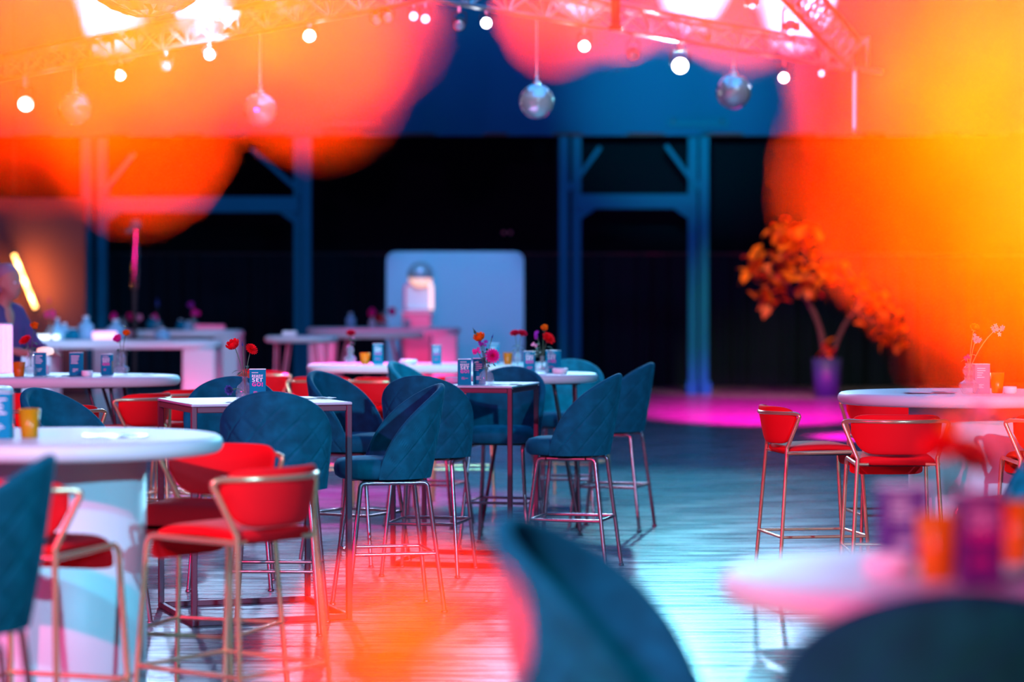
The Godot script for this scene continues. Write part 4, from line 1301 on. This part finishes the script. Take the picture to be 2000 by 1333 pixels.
func far_glassware() -> void:
	var y3 := W(0, 664, 28.4).y
	var y4 := W(0, 645, 34.0).y
	for q in [[112, 0.05, 0.26, "grey panel", "tall pale bottle left of the steel post on the slab leg table"], [126, 0.06, 0.2, "grey panel", "short pale bottle right of the tall one on the slab leg table"], [168, 0.09, 0.28, "grey panel", "stout pale bottle below the warm lit steel post"], [142, 0.11, 0.14, "blue steel", "squat blue jar between the pale bottles, slab leg table"], [30, 0.08, 0.3, "blue steel", "blue bottle near the person on the slab leg table"], [226, 0.1, 0.24, "grey panel", "pale jug behind the magenta tulip on the slab leg table"], [317, 0.09, 0.14, "grey panel", "pale jar at the right of the slab leg table"]]:
		bottle(q[4], G(q[0], 28.3, y3), q[1], q[2], q[3])
	for q in [[300, 0.1, 0.2, "blue steel", "dark blue jar on the furthest left table"], [353, 0.06, 0.15, "blue steel", "short blue bottle on the furthest left table"], [368, 0.06, 0.13, "grey panel", "short pale bottle on the furthest left table"]]:
		bottle(q[4], G(q[0], 34.0, y4), q[1], q[2], q[3])
	var bx := [[205, 28.2, y3 , 0.28, 0.09, "lamp pink", "glowing pink light box on the slab leg table"], [82, 28.2, y3, 0.17, 0.05, "lamp soft", "glowing white light box left on the slab leg table"], [110, 28.2, y3, 0.06, 0.05, "lamp soft", "tiny glowing white light cube on the slab leg table"], [410, 33.9, y4, 0.42, 0.07, "rosy steel", "long pink tray on the furthest left table"]]
	for q in bx:
		var o: Node3D = thing("light_box" if q[5] != "rosy steel" else "serving_tray", q[6], "light box" if q[5] != "rosy steel" else "tray", G(q[0], q[1], q[2]))
		part(o, "cover_lamp" if q[5] != "rosy steel" else "tray", boxm(Vector3(0, q[4] / 2 + 0.01, 0), Vector3(q[3], q[4], 0.12), 0.012), M[q[5]])
		part(o, "base", boxm(Vector3(0, 0.006, 0), Vector3(q[3] * 0.96, 0.012, 0.11), 0.003), M["porcelain"])
	# flowers on the far tables
	var vs := [[98, 28.3, y3, "left", [[98, 612, "sprig", "pink petal", 0.045, "magenta flower"], [97, 592, "spike", "purple petal", 0.03, "purple spike"]]],
		[240, 33.9, y4, "middle", [[228, 620, "poppy", "pink petal", 0.07, "left magenta flower"], [250, 620, "poppy", "pink petal", 0.07, "middle magenta flower"], [268, 621, "poppy", "pale pink petal", 0.06, "right pale flower"]]],
		[308, 33.9, y4, "right of middle", [[308, 598, "spike", "blue petal", 0.045, "tall blue spike"], [303, 620, "sprig", "pink petal", 0.04, "small magenta flower"]]],
		[378, 33.9, y4, "right", [[382, 612, "sprig", "pink petal", 0.05, "magenta flower"], [374, 600, "poppy", "purple petal", 0.06, "purple flower"]]]]
	for q in vs:
		var p := G(q[0], q[1], q[2])
		vase("small vase on the far left tables, %s one of four" % q[3], p, 0, 1.5)
		for f in q[4]:
			flower("%s in the %s far left vase" % [f[5], q[3]], f[2], f[3], p + Vector3(0, 0.15, 0), W(f[0], f[1], q[1]), f[4], 1)
	var y6 := W(0, 640, 36.0).y
	var p6 := G(748, 35.8, y6)
	vase("vase with large pink blooms on the pink lit table", p6, 0, 2.0)
	for f in [[733, 612, "left"], [747, 618, "middle"], [760, 610, "right"]]:
		flower("%s hot pink bloom on the pink lit far table" % f[2], "poppy", "pink petal" if f[2] != "middle" else "red petal", p6 + Vector3(0, 0.2, 0), W(f[0], f[1], 35.8), 0.085, 1)
	bottle("tall lilac bottle on the pink lit far table", G(685, 35.8, y6), 0.07, 0.22, "grey panel")
	bottle("short lilac bottle on the pink lit far table", G(727, 35.8, y6), 0.05, 0.16, "pale table plate")
	bottle("lilac bottle in front of the rosy plinth", G(795, 35.8, y6), 0.05, 0.15, "pale table plate")
	var tr := thing("serving_tray", "white box tray on the small table with pink legs", "tray", G(566, 26.9, W(0, 656, 27.0).y))
	part(tr, "tray", boxm(Vector3(0, 0.03, 0), Vector3(0.16, 0.05, 0.12), 0.01), M["porcelain"])
	part(tr, "base", boxm(Vector3(0, 0.004, 0), Vector3(0.14, 0.008, 0.1), 0.002), M["porcelain"])
	# pink fluted pillar table at the left edge
	var fp := thing("fluted_pillar_lamp", "glowing pink fluted pillar lamp at the left edge", "lamp", G(2, 17.0))
	var st := S()
	var prof := []
	var hp := W(0, 632, 17.0).y
	for ring in [[0.0, 1.0], [hp * 0.98, 1.0], [hp, 0.94]]:
		var row := []
		for k in 72:
			var a := TAU * k / 72
			var r: float = (0.075 + 0.006 * cos(a * 14.0)) * ring[1]
			row.append(Vector3(cos(a) * r, ring[0], sin(a) * r))
		prof.append(row)
	for i in 2:
		for k in 72:
			quad(st, prof[i][k], prof[i + 1][k], prof[i + 1][(k + 1) % 72], prof[i][(k + 1) % 72])
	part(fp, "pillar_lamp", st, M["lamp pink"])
	part(fp, "top_disc", lathem([Vector2(0.078, hp - 0.01), Vector2(0.08, hp), Vector2(0.001, hp)], 24), M["porcelain"])

# ------------------------------------------------------------------ person
func net(prims: Array, lo: Vector3, hi: Vector3, cell: float, kk := 0.03) -> ArrayMesh:
	var n := Vector3i(((hi - lo) / cell).ceil()) + Vector3i.ONE
	var val := PackedFloat32Array()
	val.resize(n.x * n.y * n.z)
	for z in n.z:
		for y in n.y:
			for x in n.x:
				var p := lo + Vector3(x, y, z) * cell
				var d := 10.0
				for q in prims:
					var a: Vector3 = q[0]
					var ab: Vector3 = q[1] - a
					var t := clampf((p - a).dot(ab) / maxf(ab.length_squared(), 1e-6), 0.0, 1.0)
					var e := (p - a - ab * t).length() - lerpf(q[2], q[3], t)
					var h := clampf(0.5 + 0.5 * (d - e) / kk, 0.0, 1.0)
					d = lerpf(d, e, h) - kk * h * (1.0 - h)
				val[x + n.x * (y + n.y * z)] = d
	var verts := {}
	var I := func(x: int, y: int, z: int) -> int: return x + n.x * (y + n.y * z)
	var st := S()
	var cellv := func(x: int, y: int, z: int) -> Vector3:
		var key := Vector3i(x, y, z)
		if verts.has(key): return verts[key]
		var sum := Vector3.ZERO
		var cnt := 0
		for e in [[0,0,0,1,0,0],[0,1,0,1,1,0],[0,0,1,1,0,1],[0,1,1,1,1,1],[0,0,0,0,1,0],[1,0,0,1,1,0],[0,0,1,0,1,1],[1,0,1,1,1,1],[0,0,0,0,0,1],[1,0,0,1,0,1],[0,1,0,0,1,1],[1,1,0,1,1,1]]:
			var va := val[I.call(x + e[0], y + e[1], z + e[2])]
			var vb := val[I.call(x + e[3], y + e[4], z + e[5])]
			if (va < 0.0) != (vb < 0.0):
				var t := va / (va - vb)
				sum += Vector3(x + lerpf(e[0], e[3], t), y + lerpf(e[1], e[4], t), z + lerpf(e[2], e[5], t))
				cnt += 1
		var r := lo + (sum / maxi(cnt, 1)) * cell
		verts[key] = r
		return r
	for z in range(1, n.z - 1):
		for y in range(1, n.y - 1):
			for x in range(1, n.x - 1):
				var a := val[x + n.x * (y + n.y * z)]
				for ax in 3:
					var o := Vector3i(1 if ax == 0 else 0, 1 if ax == 1 else 0, 1 if ax == 2 else 0)
					var b := val[(x + o.x) + n.x * ((y + o.y) + n.y * (z + o.z))]
					if (a < 0.0) == (b < 0.0): continue
					var u := Vector3i(o.z, o.x, o.y)
					var w := Vector3i(o.y, o.z, o.x)
					var c := Vector3i(x, y, z)
					var p0: Vector3 = cellv.call(c.x, c.y, c.z)
					var c1 := c - u
					var c2 := c - u - w
					var c3 := c - w
					var p1: Vector3 = cellv.call(c1.x, c1.y, c1.z)
					var p2: Vector3 = cellv.call(c2.x, c2.y, c2.z)
					var p3: Vector3 = cellv.call(c3.x, c3.y, c3.z)
					if a < 0.0: quad(st, p0, p1, p2, p3)
					else: quad(st, p3, p2, p1, p0)
	return done(st)

func person() -> void:
	var o := thing("person", "person in a plum shirt bending over a table at the left edge", "person", G(-2, 19.0), 60.0)
	var hd := Vector3(0, 1.68, 0.1)
	var body := [
		[hd + Vector3(0, 0.02, 0), hd + Vector3(0, -0.06, 0.035), 0.098, 0.07],
		[hd + Vector3(0, -0.1, 0.06), hd + Vector3(0, -0.115, 0.062), 0.035, 0.03],
		[hd + Vector3(0, -0.03, 0.105), hd + Vector3(0, -0.045, 0.118), 0.014, 0.016],
		[hd + Vector3(0, -0.08, 0), Vector3(0, 1.46, 0.02), 0.055, 0.062],
		[hd + Vector3(0.095, -0.02, 0), hd + Vector3(0.1, -0.045, 0), 0.018, 0.014],
		[hd + Vector3(-0.095, -0.02, 0), hd + Vector3(-0.1, -0.045, 0), 0.018, 0.014],
		[Vector3(0, 1.4, 0.02), Vector3(0, 1.0, 0), 0.11, 0.12],
		[Vector3(-0.1, 0.95, 0), Vector3(-0.1, 0.06, 0), 0.08, 0.05],
		[Vector3(0.1, 0.95, 0), Vector3(0.1, 0.06, 0), 0.08, 0.05],
		[Vector3(-0.1, 0.04, -0.03), Vector3(-0.1, 0.03, 0.16), 0.04, 0.035],
		[Vector3(0.1, 0.04, -0.03), Vector3(0.1, 0.03, 0.16), 0.04, 0.035],
	]
	for s in [-1.0, 1.0]:
		var sh := Vector3(s * 0.18, 1.41, 0.02)
		var el := Vector3(s * 0.27, 1.17, 0.12)
		var wr := Vector3(s * 0.16, 1.13, 0.36)
		body.append([sh, el, 0.055, 0.043])
		body.append([el, wr, 0.042, 0.03])
		body.append([wr, wr + Vector3(-s * 0.02, -0.01, 0.07), 0.032, 0.034])
		for k in 4:
			var b := wr + Vector3(-s * 0.02 + (k - 1.5) * 0.02, -0.01, 0.09)
			body.append([b, b + Vector3(0, -0.02 - 0.004 * k, 0.05 + 0.008 * sin(k * 1.3)), 0.0105, 0.009])
		body.append([wr + Vector3(-s * 0.045, 0, 0.03), wr + Vector3(-s * 0.075, -0.015, 0.075), 0.011, 0.01])
	part(o, "body", net(body, Vector3(-0.42, -0.06, -0.2), Vector3(0.42, 1.86, 0.58), 0.022, 0.02), M["skin"])
	var shirt := [[Vector3(-0.1, 1.42, 0.01), Vector3(0.1, 1.42, 0.01), 0.1, 0.1], [Vector3(-0.09, 1.3, 0.02), Vector3(-0.06, 0.98, 0.0), 0.125, 0.12], [Vector3(0.09, 1.3, 0.02), Vector3(0.06, 0.98, 0.0), 0.125, 0.12]]
	for s in [-1.0, 1.0]:
		shirt.append([Vector3(s * 0.17, 1.42, 0.02), Vector3(s * 0.27, 1.17, 0.12), 0.078, 0.06])
		shirt.append([Vector3(s * 0.27, 1.17, 0.12), Vector3(s * 0.2, 1.145, 0.27), 0.06, 0.048])
	part(o, "shirt", net(shirt, Vector3(-0.46, 0.78, -0.22), Vector3(0.46, 1.62, 0.42), 0.024, 0.05), M["plum shirt"])
	var tr := [[Vector3(-0.1, 0.95, 0), Vector3(-0.1, 0.1, 0), 0.115, 0.075], [Vector3(0.1, 0.95, 0), Vector3(0.1, 0.1, 0), 0.115, 0.075], [Vector3(-0.05, 0.96, 0), Vector3(0.05, 0.96, 0), 0.12, 0.12]]
	part(o, "trousers", net(tr, Vector3(-0.3, -0.02, -0.22), Vector3(0.3, 1.16, 0.22), 0.026, 0.03), M["navy trousers"])
	var hair := [[hd + Vector3(0, 0.045, -0.02), hd + Vector3(0, -0.02, -0.045), 0.1, 0.085], [hd + Vector3(0, 0.1, -0.1), hd + Vector3(0, 0.11, -0.11), 0.04, 0.04]]
	part(o, "hair", net(hair, hd - Vector3(0.18, 0.2, 0.24), hd + Vector3(0.18, 0.22, 0.14), 0.014, 0.02), M["hair"])
	for s in [-1.0, 1.0]:
		part(o, "eye", ball(0.011, hd + Vector3(s * 0.035, -0.01, 0.095), 8, 6), M["porcelain"])

# ------------------------------------------------------------------ trees
func leaf_mesh(l: float, w: float, fold: float) -> ArrayMesh:
	var st := S()
	var rows := []
	for i in 6:
		var v := i / 5.0
		var ww := w * 0.5 * sin(PI * pow(v, 0.75)) + 0.001 * l
		if i == 2: ww *= 0.85
		var y := -0.25 * l * v * v
		rows.append([Vector3(-ww, y + fold * ww, v * l), Vector3(0, y, v * l), Vector3(ww, y + fold * ww, v * l)])
	for i in 5:
		for j in 2:
			quad(st, rows[i][j], rows[i][j + 1], rows[i + 1][j + 1], rows[i + 1][j])
			var dn := Vector3(0, -0.004 * l, 0)
			quad(st, rows[i][j] + dn, rows[i + 1][j] + dn, rows[i + 1][j + 1] + dn, rows[i][j + 1] + dn)
	return done(st)

func turned() -> Basis:
	return Basis.from_euler(Vector3(rng.randf_range(-1.2, 1.0), rng.randf_range(0, TAU), rng.randf_range(-0.8, 0.8)))

func background_tree() -> void:
	rng.seed = 5
	var d := 38.6
	var o := thing("orange_tree", "orange leaved tree in a dark blue pot by the back wall", "potted tree", G(1615, d))
	var org := o.position
	var px := d / F
	var ph := W(0, 700, d).y
	part(o, "pot", lathem([Vector2(0.001, 0.0), Vector2(0.2, 0.0), Vector2(0.24, ph), Vector2(0.215, ph), Vector2(0.21, ph - 0.05), Vector2(0.001, ph - 0.05)], 24), M["blue pot"])
	var c1 := curve(Vector3(-0.03, ph - 0.06, 0), W(1610, 640, d) - org, W(1575, 585, d) - org, 8)
	part(o, "trunk", tubem(c1, [0.06, 0.058, 0.055, 0.05, 0.045, 0.042, 0.04, 0.036, 0.03], 8), M["bark"])
	var c2 := curve(Vector3(0.06, ph - 0.06, 0), W(1640, 640, d) - org, W(1668, 610, d) - org, 8)
	part(o, "trunk", tubem(c2, [0.045, 0.042, 0.04, 0.037, 0.034, 0.03, 0.028, 0.025, 0.02], 8), M["bark"])
	var meshes := [leaf_mesh(0.24, 0.17, 0.3), leaf_mesh(0.2, 0.15, 0.45), leaf_mesh(0.17, 0.13, 0.2)]
	# lobes of the two crowns: pixel centre, radius in pixels, count
	for q in [[1530, 470, 42, 46], [1568, 470, 34, 24], [1480, 525, 34, 26], [1540, 530, 48, 46], [1590, 545, 36, 28], [1500, 565, 34, 22], [1625, 530, 32, 20], [1700, 600, 42, 26], [1735, 650, 40, 22], [1690, 560, 30, 12], [1612, 688, 16, 8]]:
		var c := W(q[0], q[1], d) - org
		var hub: Vector3 = c1[8] if q[0] < 1640 else c2[8]
		if q[3] > 10:
			part(o, "branch", tubem([hub, hub.lerp(c, 0.5) + Vector3(0, 0.04, 0.03), c], [0.025, 0.017, 0.008], 6), M["bark"])
		for i in q[3]:
			var v := Vector3(rng.randf_range(-1, 1), rng.randf_range(-1, 1), rng.randf_range(-1, 1))
			if v.length() > 1.0: v = v.normalized() * rng.randf()
			var l := part(o, "leaf", meshes[i % 3], M["amber leaf"] if rng.randf() < 0.75 else M["russet leaf"])
			l.transform = Transform3D(turned(), c + v * q[2] * px)

func near_lens() -> void:
	rng.seed = 23
	# potted orange tree standing beside the camera; its sprays hang into the picture, far out of focus
	var o := thing("orange_tree", "blurred orange leaves hanging close in front of the camera", "potted tree", Vector3(0.62, 0, -1.0))
	var org := o.position
	part(o, "pot", lathem([Vector2(0.001, 0.0), Vector2(0.17, 0.0), Vector2(0.21, 0.4), Vector2(0.19, 0.4), Vector2(0.185, 0.36), Vector2(0.001, 0.36)], 24), M["blue pot"])
	part(o, "trunk", tubem([Vector3(0, 0.34, 0), Vector3(0.02, 1.0, 0.01), Vector3(-0.03, 1.5, 0), Vector3(-0.1, 1.82, 0.0)], [0.035, 0.03, 0.024, 0.018], 10), M["bark"])
	var limb := [Vector3(-0.1, 1.8, 0.0), Vector3(-0.35, 1.84, 0.0), Vector3(-0.6, 1.83, 0.01), Vector3(-0.85, 1.77, 0.0)]
	part(o, "branch", tubem(limb, [0.014, 0.011, 0.008, 0.005], 8), M["bark"])
	var meshes := [leaf_mesh(0.027, 0.019, 0.25), leaf_mesh(0.023, 0.017, 0.4), leaf_mesh(0.02, 0.015, 0.3)]
	# sprays: centre in metres at about one metre from the lens, spread, leaves
	for q in [[1960, 320, 180, 250, 20, 0.58], [1880, 130, 90, 140, 7, 0.58], [1835, 260, 80, 120, 8, 0.6], [2000, 530, 100, 80, 7, 0.6], [1980, 20, 100, 100, 6, 0.58],
			[610, 0, 90, 80, 19, 0.74], [90, 70, 150, 110, 18, 0.68], [40, 90, 110, 50, 6, 0.68], [400, -10, 110, 60, 11, 0.74], [330, 110, 60, 40, 2, 0.78],
			[1110, -20, 35, 25, 5, 1.1], [1270, -50, 60, 30, 3, 1.1], [1400, -70, 80, 20, 2, 1.0]]:
		var c: Vector3 = W(q[0], q[1], q[5]) - org
		var top: Vector3 = Vector3(-0.14, 1.84, 0.0) if q[0] > 1650 else Vector3(clampf(c.x, -0.85, -0.1), 1.83, 0.0)
		var path := curve(top, (top + c) / 2 + Vector3(rng.randf_range(-0.03, 0.03), rng.randf_range(0.02, 0.09), rng.randf_range(-0.05, 0.06)), c, 8)
		part(o, "twig", tubem(path, [0.0032, 0.0029, 0.0026, 0.0023, 0.002, 0.0018, 0.0016, 0.0014, 0.0012], 6), M["bark"])
		for i in 4:
			# leaves near the foot of the twig, outside the picture
			var l0 := part(o, "leaf", meshes[i % 3], M["orange leaf"])
			l0.transform = Transform3D(turned(), path[1 + i % 2] + Vector3(0, rng.randf_range(0.0, 0.012), rng.randf_range(-0.02, 0.02)))
		for i in q[4]:
			var off := Vector3(rng.randf_range(-1, 1) * q[2] * q[5] / F, rng.randf_range(-1, 1) * q[3] * q[5] / F, rng.randf_range(-0.05, 0.05))
			var l := part(o, "leaf", meshes[i % 3], M["orange leaf"])
			l.transform = Transform3D(Basis.from_euler(Vector3(rng.randf_range(0.2, 1.1), rng.randf_range(-0.7, 0.7), rng.randf_range(0, TAU))), c + off)
	# small table under the lens with one vase; only its bloom reaches into the picture
	white_table("white side table just under the camera, below the picture", Vector3(-0.02, 0, -1.0), 0.2, 0.2, 1.05, 0.05, "drum")
	var v := Vector3(-0.02, 1.05, -1.0)
	vase("glass vase on the side table just under the camera", v, 0, 1.4)
	flower("blurred orange ranunculus at the bottom edge close to the camera", "ranunculus", "deep orange petal", v + Vector3(0, 0.15, 0), W(810, 1312, 1.0), 0.027, 1)
	flower("blurred orange poppy at the bottom edge beside the ranunculus", "poppy", "deep orange petal", v + Vector3(0, 0.15, 0), W(690, 1375, 1.02), 0.027, 1)
